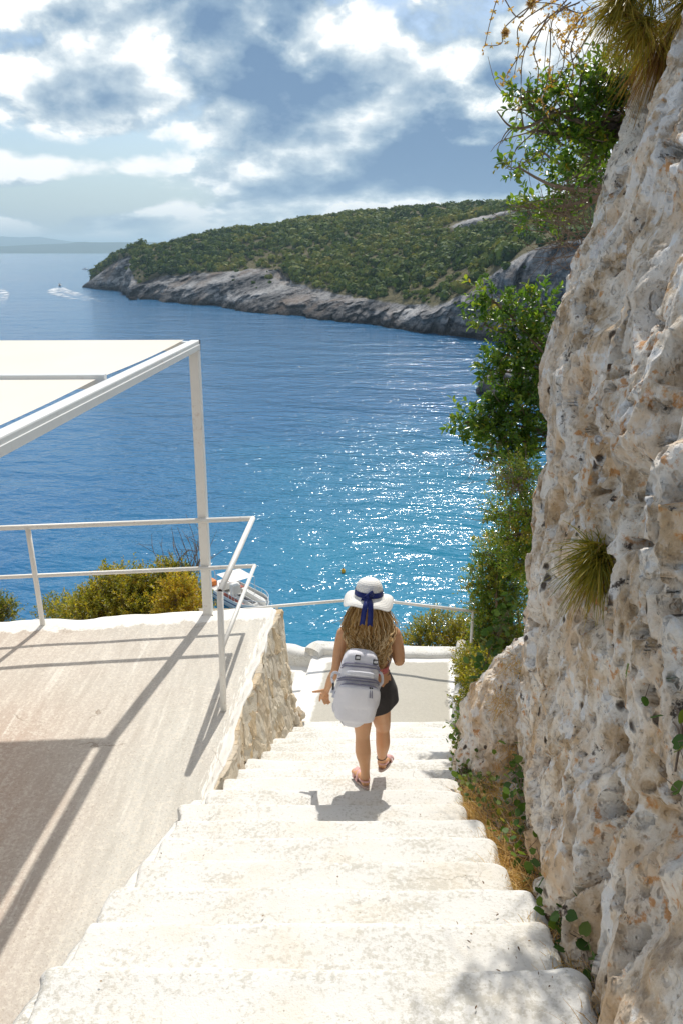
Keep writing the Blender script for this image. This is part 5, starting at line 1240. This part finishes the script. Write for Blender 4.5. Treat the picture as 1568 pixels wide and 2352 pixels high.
    for j in range(NV):
        f = j / (NV - 1); z0 = wai[2] - .045
        hem = .228 + .040 * np.cos(a - 4.0)                    # lower at the back
        ll = f * hem
        cx = wai[0] + .002 + (pel[0] - wai[0]) * f + .012 * f; cy = wai[1] + (pel[1] - wai[1]) * f + .012 * f
        rx = np.interp(f, [0, .3, .6, 1], [.138, .163, .182, .188]); ry = np.interp(f, [0, .3, .6, 1], [.100, .128, .142, .150])
        wv = 1 + .022 * f * np.sin(a * 5 + 1) + .012 * np.sin(a * 9 + f * 4)
        V[j, :, 0] = cx + rx * np.cos(a) * wv; V[j, :, 1] = cy + ry * np.sin(a) * wv; V[j, :, 2] = z0 - ll
    sk = obj('skirt', V.reshape(-1, 3), gridf(NU, NV, True), 'black_denim', t, smooth=True); sk['label'] = 'short black denim skirt'
    mo = sk.modifiers.new('thick', 'SOLIDIFY'); mo.thickness = .004
    V, Fc = tube([np.array([wai[0] + .146 * math.cos(q), wai[1] + .104 * math.sin(q), wai[2] - .055]) for q in np.linspace(0, 2 * np.pi, 40)], .004, 6, False, (0, 0, 1), .018); obj('waistband', V, Fc, 'black_denim', sk, smooth=True)
    # pink top at the waist, patterned bra band and straps
    NU, NV = 48, 8; V = []
    for j in range(NV):
        f = j / (NV - 1)
        for q in np.linspace(0, 2 * np.pi, NU, endpoint=False):
            rx, ry = np.interp(f, [0, 1], [.141, .139]), np.interp(f, [0, 1], [.103, .101]); V.append((wai[0] + rx * math.cos(q) * (1 + .01 * math.sin(7 * q)), wai[1] + ry * math.sin(q), wai[2] - .06 + .085 * f + .008 * math.sin(3 * q)))
    tp = obj('top', V, gridf(NU, NV, True), 'pink_cotton', t, smooth=True); tp['label'] = 'pink cotton top rolled at the waist'
    bz = J(846, 1502, 4.9)
    P = [np.array([bz[0] + .159 * math.cos(q), bz[1] + .109 * math.sin(q), bz[2] - .012 + .018 * math.cos(q * 2)]) for q in np.linspace(0, 2 * np.pi, 48)]
    V, Fc = tube(P, .0035, 6, False, (0, 0, 1), .014); br = obj('bra_band', V, Fc, 'leopard', t, smooth=True)
    for s in (-1, 1):
        P = spline([bz + (s * .12, -.082, .0), che + (s * .128, -.092, .02), c7 + (s * .105, -.060, -.035), c7 + (s * .10, .0, .000), che + (s * .10, .10, .03)], 18); V, Fc = tube(P, .0035, 6, True, (1, 0, 0), .011); obj('bra_strap', V, Fc, 'leopard', t, smooth=True)
    # ---- hat
    hc = head + (0, -.012, .052); tilt = Matrix.Rotation(R(-6), 3, 'X') @ Matrix.Rotation(R(3), 3, 'Y')
    tm = np.array(tilt)
    prof = [(0.001, .128), (.030, .126), (.058, .117), (.080, .100), (.094, .075), (.101, .045), (.104, .015), (.106, .0), (.118, -.008), (.138, -.015), (.158, -.024), (.174, -.035), (.184, -.047), (.187, -.052), (.184, -.054), (.166, -.038), (.132, -.020), (.108, -.008)]
    pr = spline(np.array([(a, b, 0) for a, b in prof]), 64)[:, :2]; NU = 96; V = []; rg_ = []; s = 0
    pr = pr * .93
    for i, (r, z) in enumerate(pr):
        if i: s += np.linalg.norm(pr[i] - pr[i - 1])
        for q in np.linspace(0, 2 * np.pi, NU, endpoint=False):
            b = max(0, (r - .106) / .07); zz = z + b * (.020 * math.sin(3 * q + .6) + .010 * math.sin(5 * q + 1.0)) ; V.append(hc + tm @ np.array([r * math.cos(q) * .98, r * math.sin(q) * 1.06, zz])); rg_.append(s)
    ha = obj('hat', V, gridf(NU, 64, True), 'straw_hat', t, smooth=True, attrs={'ring': np.array(rg_)}); ha['label'] = 'white woven straw sun hat with navy ribbon'
    V = []
    for j, (z, r) in enumerate(((.004, .1010), (.013, .1010), (.028, .0992), (.040, .0972))):
        for q in np.linspace(0, 2 * np.pi, 64, endpoint=False): V.append(hc + tm @ np.array([(r + .001) * math.cos(q) * .98, (r + .001) * math.sin(q) * 1.06, z]))
    rb = obj('ribbon', V, gridf(64, 4, True), 'ribbon_navy', ha, smooth=True)
    def strip(pts, w, notch=0.0, ax=(1, 0, 0), name='bow'):
        P = spline(pts, 14); V = []
        for i, p in enumerate(P):
            for k in (-1, 0, 1): V.append(p + np.array(ax) * k * w / 2 + (np.array([0, 0, notch]) if (i == 13 and k == 0) else 0))
        o = obj(name, V, gridf(3, 14), 'ribbon_navy', ha, smooth=True); o.modifiers.new('t', 'SOLIDIFY').thickness = .0016; return o
    bk = hc + tm @ np.array([-.014, -.110, .020])
    strip([bk + (0, 0, .005), bk + (-.006, -.022, -.010), bk + (-.015, -.064, -.030), bk + (-.026, -.092, -.078), bk + (-.038, -.098, -.165)], .036, .014, unit(np.array([1, -.1, .15])))
    strip([bk + (0, 0, .005), bk + (.010, -.022, -.010), bk + (.018, -.064, -.030), bk + (.018, -.094, -.080), bk + (.014, -.100, -.172)], .036, .014, unit(np.array([1, .1, -.10])))
    strip([bk, bk + (.012, -.012, .022), bk + (.034, -.014, .040), bk + (.040, -.006, .026), bk + (.022, -.006, .008), bk], .030, 0, unit(np.array([-.35, -.25, .75])))
    strip([bk, bk + (-.018, -.012, .002), bk + (-.040, -.010, -.010), bk + (-.040, -.004, -.022), bk + (-.018, -.006, -.012), bk], .024, 0, unit(np.array([.2, -.3, .8])))
    lump('knot', bk + (0, -.006, .002), (.017, .013, .019), 5, 'ribbon_navy', 12, .25, parent=ha)
    # ---- hair: long crimped locks
    rg = np.random.default_rng(19); NS = 1150; S = 30; f = np.linspace(0, 1, S)
    VV, FF, TT = [], [], []; nn = 6
    for k in range(NS):
        q = rg.uniform(-np.pi * 1.08, np.pi * .08)            # round the back of the head, ear to ear
        lay = rg.random()
        top = head + np.array([.084 * math.cos(q), .098 * math.sin(q), .03 - .02 * rg.random()]) * (.8 + .25 * lay)
        cx = math.cos(q); front = max(0, math.sin(q))
        xo = cx * (.112 + .042 * lay)
        mid = np.array([head[0] + xo * (1.0 + .12 * rg.normal()), head[1] + min(.0, math.sin(q) * .11) - .045 - .03 * lay, head[2] - .14])
        ln = rg.uniform(.27, .42) * (1 - .25 * abs(cx))
        if rg.random() < .14: ln += .05
        end = np.array([head[0] + xo * rg.uniform(.25, .80) - .014, c7[1] - .150 - .06 * lay - .03 * rg.random(), head[2] - .03 - ln])
        sh = np.array([head[0] + xo * rg.uniform(.62, .98), c7[1] - .115 - .06 * lay, (mid[2] + end[2]) / 2])
        P = spline([top, mid, sh, end], S)
        ph, ph2 = rg.uniform(0, 6.28, 2); fr = rg.uniform(7, 12); am = rg.uniform(.005, .015)
        P[:, 0] += am * np.sin(f * fr * 4 + ph) * (f ** .6); P[:, 1] += am * .9 * np.cos(f * fr * 4 + ph2) * (f ** .6)
        if k < 26:
            P = spline([top, np.array([head[0] + rg.normal(0, .03), head[1] - .15, head[2] - .14]), np.array([head[0] - .01 + rg.normal(0, .02), c7[1] - .23, head[2] - .34]), np.array([head[0] - .028 + rg.normal(0, .014), c7[1] - .325, head[2] - .50 - .03 * rg.random()])], S); P[:, 0] += .006 * np.sin(f * 30 + ph)
        if rg.random() < .10: P[:, 0] += rg.normal(0, .03) * f ** 2; P[:, 1] -= .02 * f
        w = rg.uniform(.0016, .0042)
        V, Fc = tube(P, np.interp(f, [0, .2, .8, 1], [w, w * 1.1, w, w * .25]), nn, False, (1, 0, 0)); VV.append(V); FF.append(np.array(Fc) + k * S * nn)
        TT.append(np.full(S * nn, np.clip(rg.normal(.50, .28) + .22 * abs(cx), 0, 1)) + np.repeat(.12 * f, nn))
    # flyaway single hairs
    for k in range(160):
        q = rg.uniform(-np.pi * 1.05, np.pi * .05); cx = math.cos(q); a = head + np.array([cx * .13, -.05 + .05 * math.sin(q), -.06 - .22 * rg.random()]); d = unit(np.array([cx * 1.0, -.3, -.6]) + rg.normal(0, .4, 3))
        l = rg.uniform(.05, .12); P = spline([a, a + d * l * .5 + rg.normal(0, .015, 3), a + d * l + np.array([0, 0, -.03]) + rg.normal(0, .02, 3)], S)
        V, Fc = tube(P, .0009, nn, False, (1, 0, 0)); VV.append(V); FF.append(np.array(Fc) + (NS + k) * S * nn); TT.append(np.full(S * nn, .85))
    hr = obj('hair', np.concatenate(VV), np.concatenate(FF), 'hair', t, smooth=True, attrs={'tint': np.clip(np.concatenate(TT), 0, 1)}); hr['label'] = 'long crimped brown hair with blond ends'
    return dict(c7=c7, che=che, wai=wai, head=head, sl=sl, sr=sr)
PB = build_person()

# ================================================================== BACKPACK
def build_backpack():
    cen = at(818, 1577, 4.61)
    t = thing('backpack', 'pale lilac grey backpack with rounded front pocket, worn by the walker', 'backpack', cen + np.array([0, 0, -.27]))
    RM = np.array(Matrix.Rotation(R(9), 3, 'Y') @ Matrix.Rotation(R(4), 3, 'Z') @ Matrix.Rotation(R(-8), 3, 'X'))
    def T(p): return cen + RM @ (np.array(p, float) * np.array([.90, .92, .96]))
    hk = np.array([-.275, -.262, -.235, -.18, -.08, .05, .15, .205, .24, .258, .264]); wk = np.array([.030, .062, .090, .118, .142, .146, .136, .124, .106, .080, .04]); dk = np.array([.035, .062, .082, .10, .112, .108, .092, .078, .064, .048, .025])
    def sect(h): return np.interp(h, hk, wk), np.interp(h, hk, dk)
    def surf(u, h, off=0.0):
        """point on the shell; u = angle, 0 right side, -pi/2 back (towards a follower)"""
        w, d = sect(h); c, s = math.cos(u), math.sin(u); e = .62
        x = (w + off) * abs(c) ** e * (1 if c > 0 else -1); y = (d + off) * abs(s) ** e * (1 if s > 0 else -1)
        sag = .010 * math.sin(u * 3 + h * 9) + .006 * math.sin(u * 7 - h * 21)
        return T((x * (1 + sag), y * (1 + sag * 2) - .02 * (h < -.1) * (-h - .1) / .17, h))
    NU, NV = 72, 56; hs = np.linspace(-.275, .264, NV); us = np.linspace(0, 2 * np.pi, NU, endpoint=False)
    V = [surf(u, h) for h in hs for u in us]; Fc = list(map(tuple, gridf(NU, NV, True))) + [tuple(range(NU - 1, -1, -1)), tuple(range((NV - 1) * NU, NV * NU))]
    obj('main_compartment', V, Fc, 'pack_nylon', t, smooth=True)
    # front pocket: a second swelling on the outer face
    NU, NV = 44, 36; V = []
    for j in range(NV):
        h = -.235 + .300 * j / (NV - 1)
        for i in range(NU):
            u = -math.pi / 2 + (i / (NU - 1) - .5) * 2.35
            a = i / (NU - 1) * 2 - 1; b = j / (NV - 1) * 2 - 1
            arch = max(0, 1 - max(0, b - .1) ** 2 * 1.1 - .55 * abs(a) ** 4 * (1 + max(0, b)) )
            off = .048 * min(1, max(0, (1 - abs(a) ** 6)) * 1.6) * sstep(0, .35, np.array(max(0, 1 - abs(a) ** 3 - max(0, b) ** 3 * .9))) * float(sstep(-1.0, -.72, np.array(b)))
            V.append(surf(u, h, -.006 + float(off) + .0035 * math.sin(5 * a + 4 * b)))
    pk = obj('front_pocket', V, gridf(NU, NV), 'pack_nylon', t, smooth=True)
    def zline(f_pts, name='zip', m='pack_shade', r=.0046, parent=None):
        P = spline([surf(-math.pi / 2 + u, h, o) for u, h, o in f_pts], 40); V, Fc = tube(P, r, 6, True, (0, 0, 1)); return obj(name, V, Fc, m, parent or t, smooth=True)
    zline([(-1.25, .14, .007), (-.9, .165, .007), (-.4, .175, .007), (0, .178, .007), (.4, .175, .007), (.9, .165, .007), (1.25, .14, .007)])
    zline([(-1.25, .158, .007), (-.9, .185, .007), (-.4, .195, .007), (0, .198, .007), (.4, .195, .007), (.9, .185, .007), (1.25, .158, .007)])
    zline([(-1.35, .060, .008), (-.8, .090, .008), (-.3, .100, .008), (.3, .100, .008), (.8, .090, .008), (1.35, .060, .008)])
    zline([(-1.35, .045, .009), (-.8, .074, .009), (-.3, .084, .009), (.3, .084, .009), (.8, .074, .009), (1.35, .045, .009)])
    zline([(-1.05, -.06, .020), (-.95, .0, .022), (-.7, .045, .022), (-.3, .064, .022), (0, .067, .022), (.3, .064, .022), (.7, .045, .022), (.95, .0, .022), (1.05, -.06, .020)], parent=t)
    # carrying handle
    for d in (0, .012):
        P = spline([surf(-math.pi / 2 - .40, .125, .004), surf(-math.pi / 2 - .42, .140 - d * .3, .028), surf(-math.pi / 2 - .2, .150 - d, .040), surf(-math.pi / 2 + .1, .150 - d, .040), surf(-math.pi / 2 + .36, .138 - d * .5, .028), surf(-math.pi / 2 + .38, .115, .004)], 24)
        V, Fc = tube(P, .0105, 10); obj('handle', V, Fc, 'pack_strap', t, smooth=True)
    # zip pulls
    for u, h in ((.34, .050), (.25, .052)):
        a = surf(-math.pi / 2 + u, h, .030); b = surf(-math.pi / 2 + u - .01, h - .060, .050); V, Fc = tube([a, (a + b) / 2, b], .0035, 6, True, (0, 1, 0), .006); obj('zip_pull', V, Fc, 'pack_shade', t, smooth=True)
        lump('zip_slider', a, (.007, .007, .007), 3, 'dark_plastic', 8, 0, parent=t)
    for u in (-1.18, 1.20):
        a = surf(-math.pi / 2 + u, -.02, .014); b = surf(-math.pi / 2 + u * 1.04, -.085, .014); V, Fc = tube([a, (a + b) / 2, b], .008, 8); tb = obj('loop_tab', V, Fc, 'dark_plastic', t, smooth=True)
        lump('rivet', a * .35 + b * .65 + np.array([0, -.009, 0]), (.004, .004, .004), 3, 'chrome_rail', 7, 0, parent=tb)
    # seams in the lower panel
    zline([(-1.0, -.18, .004), (-.9, -.23, .004), (-.85, -.262, .003)], 'seam', 'pack_shade', .002); zline([(-.62, -.125, .040), (-.60, -.16, .040), (-.58, -.19, .036)], 'seam', 'pack_shade', .002)
    # side pocket bulging on the walker's right, and compression straps
    V = []
    for j in range(22):
        h = -.17 + .20 * j / 21
        for i in range(20):
            u = (i / 19 - .5) * 1.5 - .35; a = i / 19 * 2 - 1; b = j / 21 * 2 - 1; V.append(surf(u, h, -.004 + .042 * (1 - abs(a) ** 2.5) * (1 - abs(b) ** 4)))
    obj('side_pocket', V, gridf(20, 22), 'pack_nylon', t, smooth=True)
    def ribbon(pts, w, name, m='pack_strap', ax=(0, 0, 1), n=20, th=.0028):
        V, Fc = tube(spline(pts, n), th, 6, True, ax, w / 2); return obj(name, V, Fc, m, t, smooth=True)
    s0 = surf(math.pi + .2, .09, .0); ribbon([s0, s0 + (-.035, -.01, .02), s0 + (-.052, -.01, -.02), s0 + (-.040, -.015, -.075), s0 + (-.055, -.02, -.125)], .022, 'compression_strap')
    V, Fc = obox(s0 + (-.043, -.014, -.075), (.006, 0, .003), (0, .016, 0), (0, 0, .022)); obj('buckle', V, Fc, 'dark_plastic', t)
    s1 = surf(.1, .07, .0); ribbon([s1 + (0, 0, .05), s1 + (.03, -.01, .03), s1 + (.035, -.01, -.03), s1 + (.010, -.01, -.06)], .020, 'compression_strap')
    s2 = surf(math.pi + .1, -.10, .0); ribbon([s2, s2 + (-.02, -.012, -.03), s2 + (-.012, -.012, -.085)], .014, 'compression_strap')
    # shoulder straps up over the shoulders and down the front, with adjusters
    c7, che, wai = PB['c7'], PB['che'], PB['wai']
    for s in (-1, 1):
        a = T((s * .060, .085, .185)); ribbon([a, (a + c7) / 2 + (s * .058, .035, -.01), c7 + (s * .100, -.050, .005), c7 + (s * .108, -.01, .052), c7 + (s * .112, .070, .0), che + (s * .118, .118, -.01), wai + (s * .14, .075, .03), T((s * .13, .06, -.12))], .060, 'shoulder_strap', ax=(s * .25, 1, .4) if False else (1, .2, .2), n=40, th=.006)
    for u, h in ((-.16, .236), (.74, .215)):
        a = surf(-math.pi / 2 + u, h, .006)
        fr = obj('buckle', *[x for x in tube([a + RM @ np.array(q) for q in ((-.015, 0, .012), (.015, 0, .012), (.015, -.004, -.013), (-.015, -.004, -.013), (-.015, 0, .012))], .0045, 6, False)], 'dark_plastic', t)
        V, Fc = obox(a + np.array([0, -.003, -.002]), RM @ np.array((.011, 0, 0)), RM @ np.array((0, .002, 0)), RM @ np.array((0, -.001, .007))); obj('buckle_bar', V, Fc, 'chrome_rail', t)
build_backpack()

# ================================================================== BOATS, BUOY, WAKES, AIR
def build_tour_boat():
    bow = atz(606, 1398, SEA + .7); stern = atz(508, 1340, SEA + .7); ax = bow - stern; ax[2] = 0; L = 6.7; ax = unit(ax); sd = np.array([ax[1], -ax[0], 0.0]); mid = (bow + stern) / 2; mid[2] = SEA
    t = thing('tour_boat', 'white glass bottom tour boat with sunshade moored below the terrace', 'boat', mid)
    def W(l, s, z): return mid + ax * l + sd * s + np.array([0, 0, z])
    st = np.linspace(-L / 2, L / 2, 26)
    def half(l): f = (l + L / 2) / L; return 1.22 * (1 - max(0, (f - .62) / .38) ** 2.2) * (0.92 + .08 * min(1, f * 4)) + .03
    def sheer(l): f = (l + L / 2) / L; return .72 + .28 * f ** 2
    V = []
    for l in st:
        for k, (a, z) in enumerate(((0, -.35), (.55, -.25), (.86, .05), (.97, .40), (1.0, 1.0))): V.append(W(l, half(l) * a, z if k < 4 else sheer(l)))
        for k, (a, z) in enumerate(((1.0, 1.0), (.97, .40), (.86, .05), (.55, -.25))): V.append(W(l, -half(l) * a, z if k else sheer(l)))
    n = 9; Fc = [(i * n + k, i * n + k + 1, (i + 1) * n + k + 1, (i + 1) * n + k) for i in range(25) for k in (0, 1, 2, 3, 5, 6, 7)] + [(i * n + 8, i * n, (i + 1) * n, (i + 1) * n + 8) for i in range(25)] + [(0, 1, 2, 3, 4, 5, 6, 7, 8)]
    hull = obj('hull', V, Fc, 'gelcoat', t)
    for s in (-1, 1):
        P = [W(l, s * (half(l) * .985 + .012), sheer(l) - .20) for l in st]; V, Fc = tube(P, .012, 5, True, (0, 0, 1), .045); obj('stripe', V, Fc, 'navy_paint', hull)
        P = [W(l, s * half(l) * .97, sheer(l) + .02) for l in st]; V, Fc = tube(P, .03, 6, True, (0, 0, 1), .06); obj('gunwale', V, Fc, 'gelcoat', hull)
    V = []
    for l in st[1:]:
        for a in (-.93, -.3, .3, .93): V.append(W(l, half(l) * a, .32))
    obj('deck', V, gridf(4, 25), 'gelcoat', hull)
    def bx(name, l0, l1, s0, s1, z0, z1, m): V, Fc = obox(W((l0 + l1) / 2, (s0 + s1) / 2, (z0 + z1) / 2), ax * (l1 - l0) / 2, sd * (s1 - s0) / 2, (0, 0, (z1 - z0) / 2)); return obj(name, V, Fc, m, t)
    bx('stern_deck', -3.5, -2.0, -1.1, 1.1, .5, .74, 'gelcoat')
    bx('bench', -1.2, 2.4, .72, 1.02, .34, .70, 'gelcoat'); bx('bench', -1.2, 2.2, -1.02, -.72, .34, .70, 'gelcoat')
    bx('seat_pad', -1.1, 2.3, .72, 1.0, .705, .76, 'red_mat'); bx('seat_pad', -1.7, -1.2, -1.0, -.4, .705, .76, 'red_mat')
    bx('glass_well', -.6, 1.7, -.34, .14, .34, .60, 'gelcoat'); bx('well_pane', -.5, 1.6, -.28, .08, .601, .615, 'black_mesh')
    bx('console', -1.5, -.9, -.5, .1, .34, 1.15, 'gelcoat'); bx('engine_box', -2.5, -1.9, -.2, .4, .74, 1.05, 'gelcoat')
    for q, (l, s) in enumerate(((-3.0, -.75), (-3.1, .75))):
        b = bx('float_box', l - .4, l + .35, s - .32, s + .32, .75, 1.08, 'orange_float'); V, Fc = obox(W(l, s, 1.10), ax * .36, sd * .30, (0, 0, .03)); obj('lid', V, Fc, 'orange_float', b)
    # sunshade on four poles
    V = []
    for i in range(9):
        for k in range(7): a, b = i / 8, k / 6; V.append(W(-1.75 + 2.0 * a, -1.0 + 2.0 * b, 2.05 - .10 * math.sin(math.pi * a) * math.sin(math.pi * b) + .05 * b))
    obj('sunshade', V, gridf(7, 9), 'white_plaster', t, smooth=True)
    for l, s in ((-1.75, -1.0), (.25, -1.0), (-1.75, 1.0), (.25, 1.0)): V, Fc = tube([W(l, s, .6), W(l, s, 2.06)], .022, 6); obj('pole', V, Fc, 'chrome_rail', t)
    for s in (-1, 1):
        P = [W(l, s * half(l) * .95, sheer(l) + .42) for l in st[10:]]; V, Fc = tube(P, .02, 6, False); rl = obj('guard_rail', V, Fc, 'chrome_rail', t)
        for l in st[10::3]: V, Fc = tube([W(l, s * half(l) * .95, sheer(l)), W(l, s * half(l) * .95, sheer(l) + .42)], .016, 5, False); obj('stanchion', V, Fc, 'chrome_rail', rl)
        P = spline([W(-2.2, s * .5, .75), W(-2.3, s * .5, 1.5), W(-2.5, s * .5, 1.62), W(-2.7, s * .5, .9)], 16) if s < 0 else spline([W(-3.6, .55, .5), W(-3.65, .55, 1.5), W(-3.65, .1, 1.5), W(-3.6, .1, .5)], 16); V, Fc = tube(P, .022, 6, False); obj('ladder_rail', V, Fc, 'chrome_rail', t)
    lump('fender', W(-3.0, -1.35, .35), (.17, .17, .24), 4, 'buoy_yellow', 12, 0, parent=t)
    # lettering on the quarter
    for txt, size, zz, ll in (('GLASS BO', .34, .18, -2.1),):
        cu = bpy.data.curves.new('lettering', 'FONT'); cu.body = txt; cu.size = size; cu.extrude = .004
        tmp = bpy.data.objects.new('tmp', cu); C.objects.link(tmp); me = evaluated(tmp); bpy.data.objects.remove(tmp)
        vs = np.array([v.co[:] for v in me.vertices]); l0 = ll; P = np.array([W(l0 + x, -(half(l0 + x) * (.975 + .02 * (y + zz)) + .025 + z * .5), zz + y) for x, y, z in vs])
        fs = [tuple(p.vertices) for p in me.polygons]; obj('lettering', P, fs, 'navy_paint', hull)
build_tour_boat()
def speedboat(x, y, L, hdg, label):
    c = atz(x, y, SEA); t = thing('speedboat', label, 'boat', c, None); a = unit(np.array([math.cos(hdg), math.sin(hdg), 0.0])); s = np.array([-a[1], a[0], 0])
    V = []
    for f in np.linspace(0, 1, 12):
        w = L * .17 * (1 - max(0, (f - .5) / .5) ** 2); l = (f - .5) * L
        for k, z in ((0, -.2), (.8, .1), (1, .75 + .3 * f), (-1, .75 + .3 * f), (-.8, .1)): V.append(c + a * l + s * w * k + np.array([0, 0, z]))
    n = 5; Fc = [(i * n + k, i * n + (k + 1) % n, (i + 1) * n + (k + 1) % n, (i + 1) * n + k) for i in range(11) for k in range(n)] + [(0, 1, 2, 3, 4)]
    obj('hull', V, Fc, 'gelcoat', t)
    V, Fc = obox(c + np.array([0, 0, 1.3]), a * L * .13, s * L * .11, (0, 0, .5)); obj('cabin', V, Fc, 'gelcoat', t)
    V, Fc = obox(c + a * L * .02 + np.array([0, 0, 2.1]), a * L * .16, s * L * .13, (0, 0, .05)); obj('roof', V, Fc, 'navy_paint', t)
    V, Fc = obox(c - a * L * .50 + np.array([0, 0, .7]), a * .25, s * .3, (0, 0, .45)); obj('outboard', V, Fc, 'dark_plastic', t)
speedboat(138, 657, 6.5, 1.9, 'speedboat throwing a broad white wake off the cape')
speedboat(197, 619, 9.0, 3.1, 'white cabin boat cruising in open sea behind the cape')
def wake(label, pts, widths, seed):
    """foam sheet along a track on the water; pts are picture positions"""
    P = spline([atz(x, y, SEA + .06) for x, y in pts], 60); wd = np.interp(np.linspace(0, 1, 60), np.linspace(0, 1, len(widths)), widths)
    T = np.gradient(P, axis=0); T[:, 2] = 0; T = unit(T); S = np.stack([-T[:, 1], T[:, 0], 0 * T[:, 0]], 1); NV = 15; V, A = [], []
    for i in range(60):
        for k in range(NV):
            s = k / (NV - 1) * 2 - 1; V.append(P[i] + S[i] * s * wd[i] * .5); f = i / 59; A.append((1 - abs(s) ** 3) * (1 - f) ** .6 * min(1, f * 12 + .35) * (.45 + .55 * abs(s)))
    V = np.array(V); V[:, 2] += .25 * np.array(A) ** 2
    o = obj('boat_wake', V, gridf(NV, 60), 'foam', attrs={'foam': np.array(A)}); tag(o, label, 'wake', None, 'stuff')
wake('broad curling white wake behind the speedboat', [(140, 660), (136, 666), (150, 674), (175, 682), (220, 690), (300, 694)], [5, 16, 22, 18, 14, 10], 1)
wake('thin white wake of the cabin boat', [(199, 620), (215, 620.5), (235, 620), (270, 619)], [3, 4, 4, 3], 2)
wake('thick foam trail crossing at the edge of the open water', [(-6, 664), (-2, 674), (-4, 690), (-8, 706)], [10, 14, 12, 8], 3)
wake('faint old wake line in front of the cape', [(120, 634), (150, 634), (175, 633), (200, 632)], [3, 4, 3, 2], 4)
def build_buoy():
    c = atz(788, 1315, SEA); t = thing('buoy', 'small yellow mooring buoy floating above the hat of the walker', 'buoy', c); lump('float', c + (0, 0, .12), (.17, .17, .22), 2, 'buoy_yellow', 16, 0, parent=t); V, Fc = tube([c + (0, 0, .3), c + (0, 0, .42)], .04, 8); obj('ring', V, Fc, 'dark_plastic', t)
build_buoy()
# air between here and the far coast
V, Fc = box(-70000, 70000, -900, 70000, SEA - 12, 190)
tag(obj('haze', V, Fc, 'haze_air', origin=(0, 0, SEA - 12)), 'pale sea air dimming the far coast', 'haze', None, 'stuff')
